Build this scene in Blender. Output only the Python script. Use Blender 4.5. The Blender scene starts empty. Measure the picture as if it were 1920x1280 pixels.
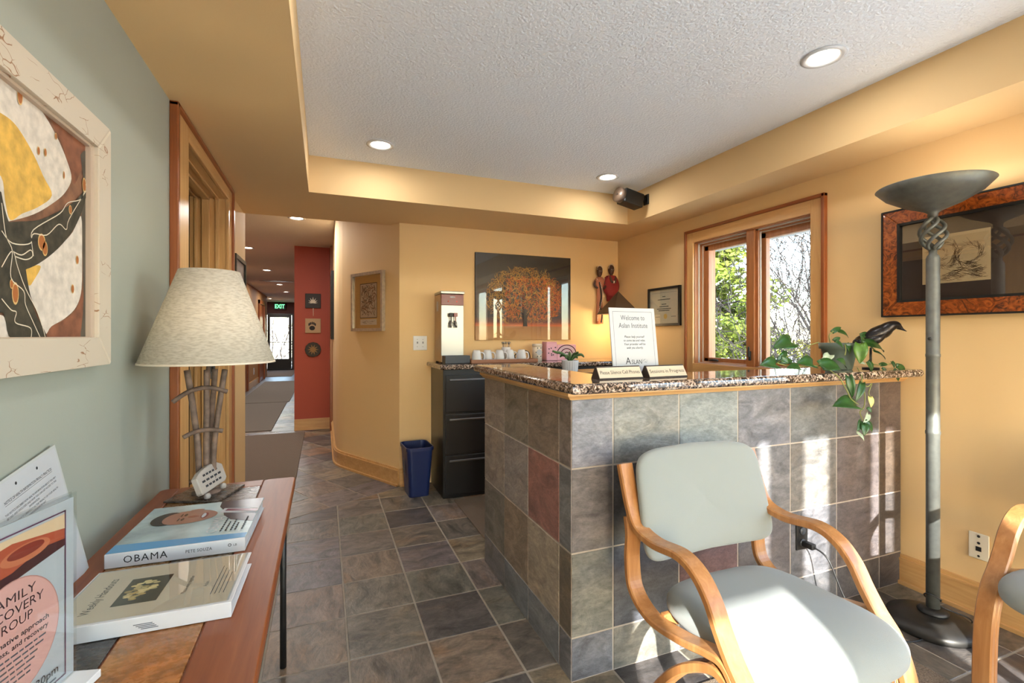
import bpy, bmesh, math, random
from mathutils import Vector, Matrix, Euler
random.seed(7)
PI = math.pi
SC = bpy.context.scene
COL = SC.collection

def lin(r, g, b):
    def f(v):
        v = v / 255.0
        return v / 12.92 if v <= 0.04045 else ((v + 0.055) / 1.055) ** 2.4
    return (f(r), f(g), f(b), 1.0)

# ------------------------------------------------------------------ camera
CAM_Z = 1.25
cam = bpy.data.cameras.new('camera')
cam.sensor_width = 36.0
cam.lens = 36.0 * 890.0 / 1920.0
cam.shift_y = -12.0 / 1920.0
cam.clip_start = 0.02
cam.clip_end = 300
camo = bpy.data.objects.new('camera', cam)
COL.objects.link(camo)
camo.location = (0, 0, CAM_Z)
camo.rotation_euler = (PI / 2, 0, -math.radians(21.635))
SC.camera = camo

# ------------------------------------------------------------------ sky, sun, exposure
SUN_AZ = math.radians(24.0)      # light travels towards +Y, turned towards +X
SUN_EL = math.radians(22.0)
w = bpy.data.worlds.new('sky')
SC.world = w
w.use_nodes = True
wn = w.node_tree.nodes
sky = wn.new('ShaderNodeTexSky')
sky.sky_type = 'NISHITA'
sky.sun_disc = False
sky.sun_elevation = SUN_EL
sky.sun_rotation = PI + SUN_AZ
sky.air_density = 1.0
sky.dust_density = 0.6
wn['Background'].inputs['Strength'].default_value = 1.05
w.node_tree.links.new(sky.outputs[0], wn['Background'].inputs[0])
sun = bpy.data.lights.new('sun', 'SUN')
sun.energy = 12.0
sun.angle = math.radians(0.6)
sun.color = (1.0, 0.96, 0.90)
suno = bpy.data.objects.new('sun', sun)
COL.objects.link(suno)
sd = Vector((math.sin(SUN_AZ) * math.cos(SUN_EL), math.cos(SUN_AZ) * math.cos(SUN_EL), -math.sin(SUN_EL)))
suno.rotation_euler = sd.to_track_quat('-Z', 'Y').to_euler()
suno.location = (-6, -14, 8)
CAN_W = 1.8
SC.view_settings.view_transform = 'Standard'
SC.view_settings.look = 'None'
SC.view_settings.exposure = 1.06
SC.view_settings.gamma = 1.0
SC.view_settings.use_curve_mapping = False

# ------------------------------------------------------------------ materials
def new_mat(name):
    m = bpy.data.materials.new(name)
    m.use_nodes = True
    nt = m.node_tree
    return m, nt, nt.nodes['Principled BSDF']

def N(nt, t, **kw):
    n = nt.nodes.new(t)
    for k, v in kw.items():
        if k.startswith('i_'):
            n.inputs[k[2:].replace('_', ' ')].default_value = v
        else:
            setattr(n, k, v)
    return n

def ramp(nt, stops, interp='LINEAR'):
    r = nt.nodes.new('ShaderNodeValToRGB')
    r.color_ramp.interpolation = interp
    e = r.color_ramp.elements
    while len(e) < len(stops):
        e.new(0.5)
    for i, (p, c) in enumerate(stops):
        e[i].position = p
        e[i].color = c
    return r

def mat(name, rgb, rough=0.5, metal=0.0, bump=0.0, bscale=200.0, spec=0.5, coat=0.0, var=0.0, vscale=6.0, sheen=0.0, bdist=0.004):
    m, nt, p = new_mat(name)
    c = lin(*rgb)
    p.inputs['Base Color'].default_value = c
    p.inputs['Roughness'].default_value = rough
    p.inputs['Metallic'].default_value = metal
    p.inputs['Specular IOR Level'].default_value = spec
    p.inputs['Coat Weight'].default_value = coat
    p.inputs['Coat Roughness'].default_value = 0.05
    p.inputs['Sheen Weight'].default_value = sheen
    if bump or var:
        tc = N(nt, 'ShaderNodeTexCoord')
    if var:
        nz = N(nt, 'ShaderNodeTexNoise')
        nz.inputs['Scale'].default_value = vscale
        nz.inputs['Detail'].default_value = 6
        nt.links.new(tc.outputs['Object'], nz.inputs['Vector'])
        lo = tuple(max(0, x * (1 - var)) for x in c[:3]) + (1,)
        hi = tuple(min(1, x * (1 + var)) for x in c[:3]) + (1,)
        r = ramp(nt, [(0.3, lo), (0.7, hi)])
        nt.links.new(nz.outputs['Fac'], r.inputs[0])
        nt.links.new(r.outputs[0], p.inputs['Base Color'])
    if bump:
        nz2 = N(nt, 'ShaderNodeTexNoise')
        nz2.inputs['Scale'].default_value = bscale
        nz2.inputs['Detail'].default_value = 3
        nt.links.new(tc.outputs['Object'], nz2.inputs['Vector'])
        b = N(nt, 'ShaderNodeBump')
        b.inputs['Strength'].default_value = bump
        b.inputs['Distance'].default_value = bdist
        nt.links.new(nz2.outputs['Fac'], b.inputs['Height'])
        nt.links.new(b.outputs[0], p.inputs['Normal'])
    return m

def wood(name, dark, light, axis='x', rough=0.35, scale=1.0, coat=0.2):
    m, nt, p = new_mat(name)
    tc = N(nt, 'ShaderNodeTexCoord')
    mp = N(nt, 'ShaderNodeMapping')
    s = {'x': (2, 28, 28), 'y': (28, 2, 28), 'z': (28, 28, 2)}[axis]
    mp.inputs['Scale'].default_value = tuple(v * scale for v in s)
    nt.links.new(tc.outputs['Object'], mp.inputs['Vector'])
    nz = N(nt, 'ShaderNodeTexNoise')
    nz.inputs['Scale'].default_value = 1.6
    nz.inputs['Detail'].default_value = 7
    nz.inputs['Roughness'].default_value = 0.6
    nz.inputs['Distortion'].default_value = 0.6
    nt.links.new(mp.outputs[0], nz.inputs['Vector'])
    r = ramp(nt, [(0.25, lin(*dark)), (0.55, lin(*[(a + b) / 2 for a, b in zip(dark, light)])), (0.8, lin(*light))])
    nt.links.new(nz.outputs['Fac'], r.inputs[0])
    nt.links.new(r.outputs[0], p.inputs['Base Color'])
    p.inputs['Roughness'].default_value = rough
    p.inputs['Coat Weight'].default_value = coat
    p.inputs['Coat Roughness'].default_value = 0.15
    return m

def slate(name, rough=0.34, bump=0.5, rustc=(1.3, 0.98, 0.7), con=1.0):
    """split-face slate; the stone's own tint comes from the tile object's colour"""
    m, nt, p = new_mat(name)
    oi = N(nt, 'ShaderNodeObjectInfo')
    tc = N(nt, 'ShaderNodeTexCoord')
    off = N(nt, 'ShaderNodeVectorMath', operation='MULTIPLY_ADD')
    nt.links.new(oi.outputs['Random'], off.inputs[0])
    off.inputs[1].default_value = (37.0, 53.0, 19.0)
    nt.links.new(tc.outputs['Object'], off.inputs[2])
    mp = N(nt, 'ShaderNodeMapping')
    mp.inputs['Scale'].default_value = (1.0, 1.9, 1.5)
    rt = N(nt, 'ShaderNodeMath', operation='MULTIPLY')
    rt.inputs[1].default_value = 40.0
    nt.links.new(oi.outputs['Random'], rt.inputs[0])
    cv = N(nt, 'ShaderNodeCombineXYZ')
    nt.links.new(rt.outputs[0], cv.inputs['Z'])
    nt.links.new(cv.outputs[0], mp.inputs['Rotation'])
    nt.links.new(off.outputs[0], mp.inputs['Vector'])
    n1 = N(nt, 'ShaderNodeTexNoise')
    n1.inputs['Scale'].default_value = 7.0
    n1.inputs['Detail'].default_value = 9
    n1.inputs['Roughness'].default_value = 0.62
    n1.inputs['Distortion'].default_value = 1.1
    n2 = N(nt, 'ShaderNodeTexNoise')
    n2.inputs['Scale'].default_value = 3.2
    n2.inputs['Detail'].default_value = 5
    n2.inputs['Distortion'].default_value = 0.6
    n3 = N(nt, 'ShaderNodeTexNoise')
    n3.inputs['Scale'].default_value = 42.0
    n3.inputs['Detail'].default_value = 6
    n3.inputs['Roughness'].default_value = 0.7
    for n in (n1, n2, n3):
        nt.links.new(mp.outputs[0], n.inputs['Vector'])
    # light / dark streaks of the stone
    lo_, hi_ = 1 - 0.56 * con, 1 + 0.5 * con
    r1 = ramp(nt, [(0.28, (lo_, lo_, lo_ * 1.02, 1)), (0.5, (0.96, 0.96, 0.96, 1)), (0.72, (hi_, hi_ * 0.98, hi_ * 0.95, 1))])
    nt.links.new(n1.outputs['Fac'], r1.inputs[0])
    mx = N(nt, 'ShaderNodeMix', data_type='RGBA', blend_type='MULTIPLY')
    mx.inputs['Factor'].default_value = 1.0
    nt.links.new(oi.outputs['Color'], mx.inputs['A'])
    nt.links.new(r1.outputs[0], mx.inputs['B'])
    # rusty and greenish mineral patches
    r2 = ramp(nt, [(0.52, (0, 0, 0, 1)), (0.72, (1, 1, 1, 1))])
    nt.links.new(n2.outputs['Fac'], r2.inputs[0])
    rust = N(nt, 'ShaderNodeMix', data_type='RGBA', blend_type='MULTIPLY')
    rust.inputs['B'].default_value = rustc + (1,)
    nt.links.new(r2.outputs[0], rust.inputs['Factor'])
    nt.links.new(mx.outputs['Result'], rust.inputs['A'])
    r3 = ramp(nt, [(0.35, (0.7, 0.7, 0.7, 1)), (0.65, (1.25, 1.25, 1.25, 1))])
    nt.links.new(n3.outputs['Fac'], r3.inputs[0])
    fin = N(nt, 'ShaderNodeMix', data_type='RGBA', blend_type='MULTIPLY')
    fin.inputs['Factor'].default_value = 0.8
    nt.links.new(rust.outputs['Result'], fin.inputs['A'])
    nt.links.new(r3.outputs[0], fin.inputs['B'])
    nt.links.new(fin.outputs['Result'], p.inputs['Base Color'])
    rr = N(nt, 'ShaderNodeMapRange')
    rr.inputs['To Min'].default_value = rough - 0.1
    rr.inputs['To Max'].default_value = rough + 0.2
    nt.links.new(n3.outputs['Fac'], rr.inputs['Value'])
    nt.links.new(rr.outputs[0], p.inputs['Roughness'])
    ad = N(nt, 'ShaderNodeMath', operation='MULTIPLY_ADD')
    ad.inputs[1].default_value = 0.35
    nt.links.new(n3.outputs['Fac'], ad.inputs[0])
    nt.links.new(n1.outputs['Fac'], ad.inputs[2])
    b = N(nt, 'ShaderNodeBump')
    b.inputs['Strength'].default_value = bump
    b.inputs['Distance'].default_value = 0.006
    nt.links.new(ad.outputs[0], b.inputs['Height'])
    nt.links.new(b.outputs[0], p.inputs['Normal'])
    p.inputs['Specular IOR Level'].default_value = 0.55
    return m

def granite_mat():
    m, nt, p = new_mat('granite')
    tc = N(nt, 'ShaderNodeTexCoord')
    n0 = N(nt, 'ShaderNodeTexNoise')
    n0.inputs['Scale'].default_value = 60
    n0.inputs['Detail'].default_value = 4
    n0.inputs['Distortion'].default_value = 1.5
    n1 = N(nt, 'ShaderNodeTexNoise')
    n1.inputs['Scale'].default_value = 130
    n1.inputs['Detail'].default_value = 3
    for n in (n0, n1):
        nt.links.new(tc.outputs['Object'], n.inputs['Vector'])
    r0 = ramp(nt, [(0.40, lin(26, 24, 26)), (0.47, lin(92, 78, 70)), (0.54, lin(165, 140, 122)), (0.66, lin(205, 190, 176))])
    nt.links.new(n0.outputs['Fac'], r0.inputs[0])
    r1 = ramp(nt, [(0.40, (0.25, 0.24, 0.24, 1)), (0.52, (1, 1, 1, 1))])
    nt.links.new(n1.outputs['Fac'], r1.inputs[0])
    mx = N(nt, 'ShaderNodeMix', data_type='RGBA', blend_type='MULTIPLY')
    mx.inputs['Factor'].default_value = 0.85
    nt.links.new(r0.outputs[0], mx.inputs['A'])
    nt.links.new(r1.outputs[0], mx.inputs['B'])
    nt.links.new(mx.outputs['Result'], p.inputs['Base Color'])
    p.inputs['Roughness'].default_value = 0.07
    p.inputs['Coat Weight'].default_value = 0.4
    p.inputs['Coat Roughness'].default_value = 0.02
    return m

def pane_mat(name, tint=(0.97, 0.985, 0.98), fac=0.07, rough=0.0):
    m, nt, p = new_mat(name)
    nt.nodes.remove(p)
    out = nt.nodes['Material Output']
    tr = N(nt, 'ShaderNodeBsdfTransparent')
    tr.inputs['Color'].default_value = tint + (1,)
    gl = N(nt, 'ShaderNodeBsdfGlossy')
    gl.inputs['Roughness'].default_value = rough
    # reflectance from the angle to the pane, the same from both sides
    ge = N(nt, 'ShaderNodeNewGeometry')
    dt = N(nt, 'ShaderNodeVectorMath', operation='DOT_PRODUCT')
    nt.links.new(ge.outputs['Normal'], dt.inputs[0])
    nt.links.new(ge.outputs['Incoming'], dt.inputs[1])
    ab = N(nt, 'ShaderNodeMath', operation='ABSOLUTE')
    nt.links.new(dt.outputs['Value'], ab.inputs[0])
    om = N(nt, 'ShaderNodeMath', operation='SUBTRACT')
    om.inputs[0].default_value = 1.0
    nt.links.new(ab.outputs[0], om.inputs[1])
    pw = N(nt, 'ShaderNodeMath', operation='POWER')
    pw.inputs[1].default_value = 5.0
    nt.links.new(om.outputs[0], pw.inputs[0])
    mr = N(nt, 'ShaderNodeMath', operation='MULTIPLY_ADD')
    mr.inputs[1].default_value = 1.0 - fac
    mr.inputs[2].default_value = fac
    nt.links.new(pw.outputs[0], mr.inputs[0])
    mx = N(nt, 'ShaderNodeMixShader')
    nt.links.new(mr.outputs[0], mx.inputs['Fac'])
    nt.links.new(tr.outputs[0], mx.inputs[1])
    nt.links.new(gl.outputs[0], mx.inputs[2])
    nt.links.new(mx.outputs[0], out.inputs['Surface'])
    return m

def emit(name, rgb, strength):
    m, nt, p = new_mat(name)
    p.inputs['Base Color'].default_value = lin(*rgb)
    p.inputs['Emission Color'].default_value = lin(*rgb)
    p.inputs['Emission Strength'].default_value = strength
    return m

def shade_mat():
    m, nt, p = new_mat('linen_shade')
    nt.nodes.remove(p)
    out = nt.nodes['Material Output']
    tc = N(nt, 'ShaderNodeTexCoord')
    mp = N(nt, 'ShaderNodeMapping')
    mp.inputs['Scale'].default_value = (60, 60, 260)
    mp.inputs['Rotation'].default_value = (0.3, 0.3, 0)
    nt.links.new(tc.outputs['Object'], mp.inputs['Vector'])
    nz = N(nt, 'ShaderNodeTexNoise')
    nz.inputs['Scale'].default_value = 1.0
    nz.inputs['Detail'].default_value = 4
    nt.links.new(mp.outputs[0], nz.inputs['Vector'])
    r = ramp(nt, [(0.3, lin(196, 186, 170)), (0.6, lin(222, 214, 200))])
    nt.links.new(nz.outputs['Fac'], r.inputs[0])
    d = N(nt, 'ShaderNodeBsdfDiffuse')
    t = N(nt, 'ShaderNodeBsdfTranslucent')
    nt.links.new(r.outputs[0], d.inputs['Color'])
    nt.links.new(r.outputs[0], t.inputs['Color'])
    mx = N(nt, 'ShaderNodeMixShader')
    mx.inputs['Fac'].default_value = 0.16
    nt.links.new(d.outputs[0], mx.inputs[1])
    nt.links.new(t.outputs[0], mx.inputs[2])
    nt.links.new(mx.outputs[0], out.inputs['Surface'])
    return m

def ribbed(name, rgb, axis=0, freq=110.0):
    m, nt, p = new_mat(name)
    tc = N(nt, 'ShaderNodeTexCoord')
    wv = N(nt, 'ShaderNodeTexWave', bands_direction='X' if axis == 0 else 'Y')
    wv.inputs['Scale'].default_value = freq
    wv.inputs['Distortion'].default_value = 0.3
    nt.links.new(tc.outputs['Object'], wv.inputs['Vector'])
    nz = N(nt, 'ShaderNodeTexNoise')
    nz.inputs['Scale'].default_value = 220
    nt.links.new(tc.outputs['Object'], nz.inputs['Vector'])
    c = lin(*rgb)
    r = ramp(nt, [(0.0, tuple(x * 0.55 for x in c[:3]) + (1,)), (1.0, tuple(min(1, x * 1.35) for x in c[:3]) + (1,))])
    mxx = N(nt, 'ShaderNodeMath', operation='MULTIPLY_ADD')
    mxx.inputs[1].default_value = 0.5
    nt.links.new(wv.outputs['Fac'], mxx.inputs[0])
    hh = N(nt, 'ShaderNodeMath', operation='MULTIPLY')
    hh.inputs[1].default_value = 0.6
    nt.links.new(nz.outputs['Fac'], hh.inputs[0])
    nt.links.new(hh.outputs[0], mxx.inputs[2])
    nt.links.new(mxx.outputs[0], r.inputs[0])
    nt.links.new(r.outputs[0], p.inputs['Base Color'])
    p.inputs['Roughness'].default_value = 0.95
    b = N(nt, 'ShaderNodeBump')
    b.inputs['Strength'].default_value = 0.6
    b.inputs['Distance'].default_value = 0.004
    nt.links.new(mxx.outputs[0], b.inputs['Height'])
    nt.links.new(b.outputs[0], p.inputs['Normal'])
    return m

M = {}
M['yellow'] = mat('yellow_paint', (228, 194, 142), 0.75, bump=0.08, bscale=160)
M['green'] = mat('sage_paint', (164, 170, 160), 0.6, bump=0.06, bscale=160)
M['red'] = mat('brick_red_paint', (172, 76, 56), 0.6, bump=0.06, bscale=160)
M['maroon'] = mat('dark_maroon_paint', (92, 48, 42), 0.6)
M['hallbrown'] = mat('ochre_hall_paint', (170, 122, 72), 0.7)
M['white_ceiling'] = mat('textured_ceiling_paint', (240, 245, 253), 0.9, bump=1.0, bscale=85, bdist=0.006)
M['hall_ceiling'] = mat('hall_ceiling_paint', (214, 206, 200), 0.9, bump=0.6, bscale=60)
M['maple'] = wood('maple_trim', (196, 146, 88), (226, 184, 126), 'y', 0.35)
M['maple_v'] = wood('maple_trim_upright', (196, 146, 88), (226, 184, 126), 'z', 0.35)
M['maple_x'] = wood('maple_trim_cross', (196, 146, 88), (226, 184, 126), 'x', 0.35)
M['cherry'] = wood('cherry_band', (128, 66, 30), (168, 96, 50), 'z', 0.35)
M['cherry_y'] = wood('cherry_band_level', (128, 66, 30), (168, 96, 50), 'y', 0.35)
M['sash'] = wood('stained_sash', (150, 92, 52), (190, 128, 80), 'z', 0.4)
M['bentwood'] = wood('bent_oak', (150, 98, 54), (190, 140, 88), 'z', 0.36, coat=0.2)
M['tablewood'] = wood('cherry_tabletop', (120, 58, 24), (158, 88, 42), 'y', 0.42, coat=0.08)
M['grout'] = mat('pale_grout', (172, 160, 148), 0.9, var=0.1, vscale=20)
M['grout_dark'] = mat('floor_grout', (160, 150, 136), 0.9, var=0.1, vscale=20)
M['slate_floor'] = slate('floor_slate', 0.36, 0.55, (1.2, 0.98, 0.76), 1.3)
M['slate_wall'] = slate('counter_slate', 0.38, 0.8, (1.06, 1.0, 0.93), 0.9)
M['granite'] = granite_mat()
M['fabric'] = mat('sage_grey_fabric', (130, 135, 133), 0.9, bump=0.25, bscale=900, sheen=0.3)
M['black_metal'] = mat('black_enamel', (24, 25, 28), 0.32, metal=0.0, spec=0.6)
M['edge_metal'] = mat('brushed_handle', (120, 120, 124), 0.35, metal=1.0)
M['steel'] = mat('stainless_steel', (150, 150, 150), 0.32, metal=1.0)
M['steel_side'] = mat('satin_steel_panel', (168, 150, 128), 0.34, metal=1.0)
M['bronze'] = mat('dark_pewter_lamp', (104, 106, 102), 0.5, metal=0.5, var=0.15, vscale=30)
M['lampbase'] = mat('dark_cast_base', (56, 54, 52), 0.42, metal=0.6, var=0.2, vscale=14)
M['blackplastic'] = mat('black_plastic', (22, 22, 23), 0.45)
M['greyplastic'] = mat('graphite_plastic', (62, 66, 72), 0.5)
M['brownplastic'] = mat('brown_grey_cap', (92, 74, 60), 0.4)
M['bin'] = mat('navy_plastic', (24, 40, 88), 0.38)
M['white'] = mat('white_gloss', (214, 215, 218), 0.25)
M['paper'] = mat('white_paper', (186, 189, 194), 0.8)
M['ivory'] = mat('ivory_plate', (228, 220, 200), 0.4)
M['ink'] = mat('grey_ink', (46, 48, 54), 0.8)
M['ink_black'] = mat('black_ink', (24, 24, 28), 0.8)
M['ink_pale'] = mat('pale_ink', (84, 90, 100), 0.8)
M['pane'] = pane_mat('window_glass', fac=0.03)
M['glazing'] = pane_mat('picture_glazing', fac=0.09)
M['acrylic'] = pane_mat('clear_acrylic', (0.95, 0.97, 0.97), 0.07, 0.02)
M['shade'] = shade_mat()
M['lens'] = emit('downlight_lens', (255, 246, 226), 9.0)
M['bulb'] = emit('bulb_glow', (255, 224, 170), 14.0)
M['matrib'] = ribbed('ribbed_taupe_mat', (112, 98, 84), 0, 42.0)
M['matrib2'] = ribbed('hall_runner', (118, 108, 96), 1, 30.0)
M['rug'] = mat('speckled_carpet', (120, 104, 88), 0.98, bump=1.0, bscale=260, var=0.45, vscale=170)
M['crackle'] = None

def color_mat(name, rgb, rough=0.6):
    if name not in M or M[name] is None:
        M[name] = mat(name, rgb, rough)
    return M[name]

# ------------------------------------------------------------------ mesh builder
class MB:
    def __init__(self):
        self.v = []
        self.f = []
        self.smooth = []

    def add(self, vs, fs, smooth=False):
        o = len(self.v)
        self.v += [tuple(p) for p in vs]
        self.f += [tuple(i + o for i in f) for f in fs]
        self.smooth += [smooth] * len(fs)
        return self

    def box(self, x0, x1, y0, y1, z0, z1, bv=0.0, mtx=None):
        if bv <= 0:
            vs = [(x, y, z) for z in (z0, z1) for y in (y0, y1) for x in (x0, x1)]
            fs = [(0, 2, 3, 1), (4, 5, 7, 6), (0, 1, 5, 4), (2, 6, 7, 3), (0, 4, 6, 2), (1, 3, 7, 5)]
        else:
            bm = bmesh.new()
            bmesh.ops.create_cube(bm, size=1.0)
            for q in bm.verts:
                q.co = Vector(((x0 + x1) / 2 + q.co.x * (x1 - x0), (y0 + y1) / 2 + q.co.y * (y1 - y0), (z0 + z1) / 2 + q.co.z * (z1 - z0)))
            bmesh.ops.bevel(bm, geom=bm.edges[:], offset=bv, segments=2, profile=0.5, affect='EDGES')
            bm.verts.index_update()
            vs = [q.co.copy() for q in bm.verts]
            fs = [[q.index for q in f.verts] for f in bm.faces]
            bm.free()
        if mtx is not None:
            vs = [mtx @ Vector(p) for p in vs]
        return self.add(vs, fs)

    def prism(self, poly, z0, z1, inset=0.0):
        """poly in xy, extruded in z; inset chamfers the top edge"""
        n = len(poly)
        a = sum(poly[i][0] * poly[(i + 1) % n][1] - poly[(i + 1) % n][0] * poly[i][1] for i in range(n))
        if a < 0:
            poly = poly[::-1]
        vs = [(x, y, z0) for x, y in poly]
        if inset > 0:
            cx = sum(p[0] for p in poly) / n
            cy = sum(p[1] for p in poly) / n
            top = []
            for i in range(n):
                p0, p1, p2 = Vector(poly[i - 1]), Vector(poly[i]), Vector(poly[(i + 1) % n])
                e1 = (p1 - p0).normalized()
                e2 = (p2 - p1).normalized()
                n1 = Vector((-e1.y, e1.x))
                n2 = Vector((-e2.y, e2.x))
                b = n1 + n2
                k = inset / max(0.3, b.length_squared / 2)
                top.append(p1 + b * k)
            vs += [(x, y, z1 - inset) for x, y in poly]
            vs += [(q.x, q.y, z1) for q in top]
            fs = [tuple(range(n))[::-1], tuple(range(2 * n, 3 * n))]
            for r in (0, 1):
                for i in range(n):
                    j = (i + 1) % n
                    fs.append((r * n + i, r * n + j, (r + 1) * n + j, (r + 1) * n + i))
        else:
            vs += [(x, y, z1) for x, y in poly]
            fs = [tuple(range(n))[::-1], tuple(range(n, 2 * n))]
            for i in range(n):
                j = (i + 1) % n
                fs.append((i, j, n + j, n + i))
        return self.add(vs, fs)

    def tube(self, path, r, n=8, caps=True):
        path = [Vector(p) for p in path]
        m = len(path)
        rs = r if isinstance(r, (list, tuple)) else [r] * m
        t0 = (path[1] - path[0]).normalized()
        up = Vector((0, 0, 1)) if abs(t0.z) < 0.9 else Vector((1, 0, 0))
        u = t0.cross(up).normalized()
        vs = []
        for i in range(m):
            if i == 0:
                t = t0
            elif i == m - 1:
                t = (path[i] - path[i - 1]).normalized()
            else:
                t = ((path[i + 1] - path[i]).normalized() + (path[i] - path[i - 1]).normalized())
                t = t.normalized() if t.length > 1e-9 else (path[i + 1] - path[i]).normalized()
            u = (u - t * u.dot(t))
            u = u.normalized() if u.length > 1e-9 else t.orthogonal().normalized()
            v = t.cross(u)
            for k in range(n):
                a = 2 * PI * k / n
                vs.append(path[i] + (u * math.cos(a) + v * math.sin(a)) * rs[i])
        fs = []
        for i in range(m - 1):
            for k in range(n):
                j = (k + 1) % n
                fs.append((i * n + k, i * n + j, (i + 1) * n + j, (i + 1) * n + k))
        if caps:
            fs.append(tuple(range(n))[::-1])
            fs.append(tuple(range((m - 1) * n, m * n)))
        return self.add(vs, fs, True)

    def lathe(self, prof, n=32, c=(0, 0, 0)):
        """prof: (radius, z) pairs, open profile revolved about z"""
        vs = []
        for r, z in prof:
            for k in range(n):
                a = 2 * PI * k / n
                vs.append((c[0] + r * math.cos(a), c[1] + r * math.sin(a), c[2] + z))
        fs = []
        for i in range(len(prof) - 1):
            for k in range(n):
                j = (k + 1) % n
                fs.append((i * n + k, i * n + j, (i + 1) * n + j, (i + 1) * n + k))
        if prof[0][0] > 1e-6:
            fs.append(tuple(range(n))[::-1])
        if prof[-1][0] > 1e-6:
            fs.append(tuple(range((len(prof) - 1) * n, len(prof) * n)))
        return self.add(vs, fs, True)

    def strip(self, path, hw, ht, axis=(1, 0, 0), ch=0.004):
        """bent lamination: rectangular section swept along path; axis is the constant width direction"""
        path = [Vector(p) for p in path]
        ax = Vector(axis).normalized()
        sec = [(-hw + ch, -ht), (hw - ch, -ht), (hw, -ht + ch), (hw, ht - ch), (hw - ch, ht), (-hw + ch, ht), (-hw, ht - ch), (-hw, -ht + ch)]
        vs = []
        m = len(path)
        for i in range(m):
            t = (path[min(i + 1, m - 1)] - path[max(i - 1, 0)]).normalized()
            nn = ax.cross(t).normalized()
            for a, b in sec:
                vs.append(path[i] + ax * a + nn * b)
        k = len(sec)
        fs = []
        for i in range(m - 1):
            for q in range(k):
                j = (q + 1) % k
                fs.append((i * k + q, i * k + j, (i + 1) * k + j, (i + 1) * k + q))
        fs.append(tuple(range(k))[::-1])
        fs.append(tuple(range((m - 1) * k, m * k)))
        return self.add(vs, fs)

    def grid(self, fn, nu, nv, closed_u=False, smooth=True):
        vs = [fn(i / (nu if closed_u else nu - 1), j / (nv - 1)) for j in range(nv) for i in range(nu)]
        fs = []
        for j in range(nv - 1):
            for i in range(nu if closed_u else nu - 1):
                k = (i + 1) % nu
                fs.append((j * nu + i, j * nu + k, (j + 1) * nu + k, (j + 1) * nu + i))
        return self.add(vs, fs, smooth)

    def xform(self, mtx):
        self.v = [tuple(mtx @ Vector(p)) for p in self.v]
        return self

    def mesh(self, name):
        me = bpy.data.meshes.new(name)
        me.from_pydata([tuple(p) for p in self.v], [], self.f)
        me.polygons.foreach_set('use_smooth', self.smooth)
        bm = bmesh.new()
        bm.from_mesh(me)
        bmesh.ops.recalc_face_normals(bm, faces=bm.faces[:])
        bm.to_mesh(me)
        bm.free()
        me.update()
        return me

    def build(self, name, m, parent=None, loc=None, rot=None, color=None):
        me = self.mesh(name)
        if m is not None:
            me.materials.append(M[m] if isinstance(m, str) else m)
        return link(name, me, parent, loc, rot, color)

def link(name, me, parent=None, loc=None, rot=None, color=None):
    o = bpy.data.objects.new(name, me)
    COL.objects.link(o)
    if parent is not None:
        o.parent = parent
    if loc is not None:
        o.location = loc
    if rot is not None:
        o.rotation_euler = rot
    if color is not None:
        o.color = color
    return o

def tag(o, label, cat, group=None):
    o['label'] = label
    o['category'] = cat
    if group:
        o['group'] = group
    return o

def thing(name, label, cat, loc=(0, 0, 0), rz=0.0, group=None, rot=None):
    o = bpy.data.objects.new(name, None)
    o.empty_display_size = 0.05
    COL.objects.link(o)
    o.location = loc
    o.rotation_euler = rot if rot is not None else (0, 0, rz)
    return tag(o, label, cat, group)

def struct(o):
    o['kind'] = 'structure'
    return o

def copy_tree(o, parent=None):
    c = o.copy()
    COL.objects.link(c)
    c.parent = parent
    for ch in [q for q in bpy.data.objects if q.parent == o]:
        copy_tree(ch, c)
    return c

def spline(pts, n=8):
    pts = [Vector(p) for p in pts]
    out = []
    for i in range(len(pts) - 1):
        p0 = pts[max(i - 1, 0)]
        p1, p2 = pts[i], pts[i + 1]
        p3 = pts[min(i + 2, len(pts) - 1)]
        for k in range(n):
            t = k / n
            out.append(0.5 * ((2 * p1) + (p2 - p0) * t + (2 * p0 - 5 * p1 + 4 * p2 - p3) * t * t + (3 * p1 - p0 - 3 * p2 + p3) * t ** 3))
    out.append(pts[-1])
    return out

def text(s, size, m, parent, loc, rot=(PI / 2, 0, 0), align='CENTER', bold=0.0, width=None, name='lettering', shear=0.0, spacing=1.0, line=1.0):
    cu = bpy.data.curves.new('t', 'FONT')
    cu.body = s
    cu.size = size
    cu.align_x = align
    cu.align_y = 'CENTER'
    cu.offset = bold
    cu.shear = shear
    cu.space_character = spacing
    cu.space_line = line
    cu.resolution_u = 2
    o = bpy.data.objects.new('t', cu)
    COL.objects.link(o)
    dg = bpy.context.evaluated_depsgraph_get()
    me = bpy.data.meshes.new_from_object(o.evaluated_get(dg))
    bpy.data.objects.remove(o)
    bpy.data.curves.remove(cu)
    me.name = name
    if width:
        xs = [q.co.x for q in me.vertices]
        if xs and max(xs) > min(xs):
            k = width / (max(xs) - min(xs))
            for q in me.vertices:
                q.co.x *= k
    me.materials.clear()
    me.materials.append(M[m] if isinstance(m, str) else m)
    return link(name, me, parent, loc, rot)

def flat(poly, m, parent, y=0.0, name='print'):
    """flat print in a picture's local x-z plane, facing -y"""
    vs = [(p[0], y, p[1]) for p in poly]
    a = sum(poly[i][0] * poly[(i + 1) % len(poly)][1] - poly[(i + 1) % len(poly)][0] * poly[i][1] for i in range(len(poly)))
    idx = list(range(len(poly)))
    if a < 0:
        idx = idx[::-1]
    me = bpy.data.meshes.new(name)
    me.from_pydata(vs, [], [idx])
    me.materials.append(M[m] if isinstance(m, str) else m)
    return link(name, me, parent)

def rect(x0, x1, z0, z1):
    return [(x0, z0), (x1, z0), (x1, z1), (x0, z1)]

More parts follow.
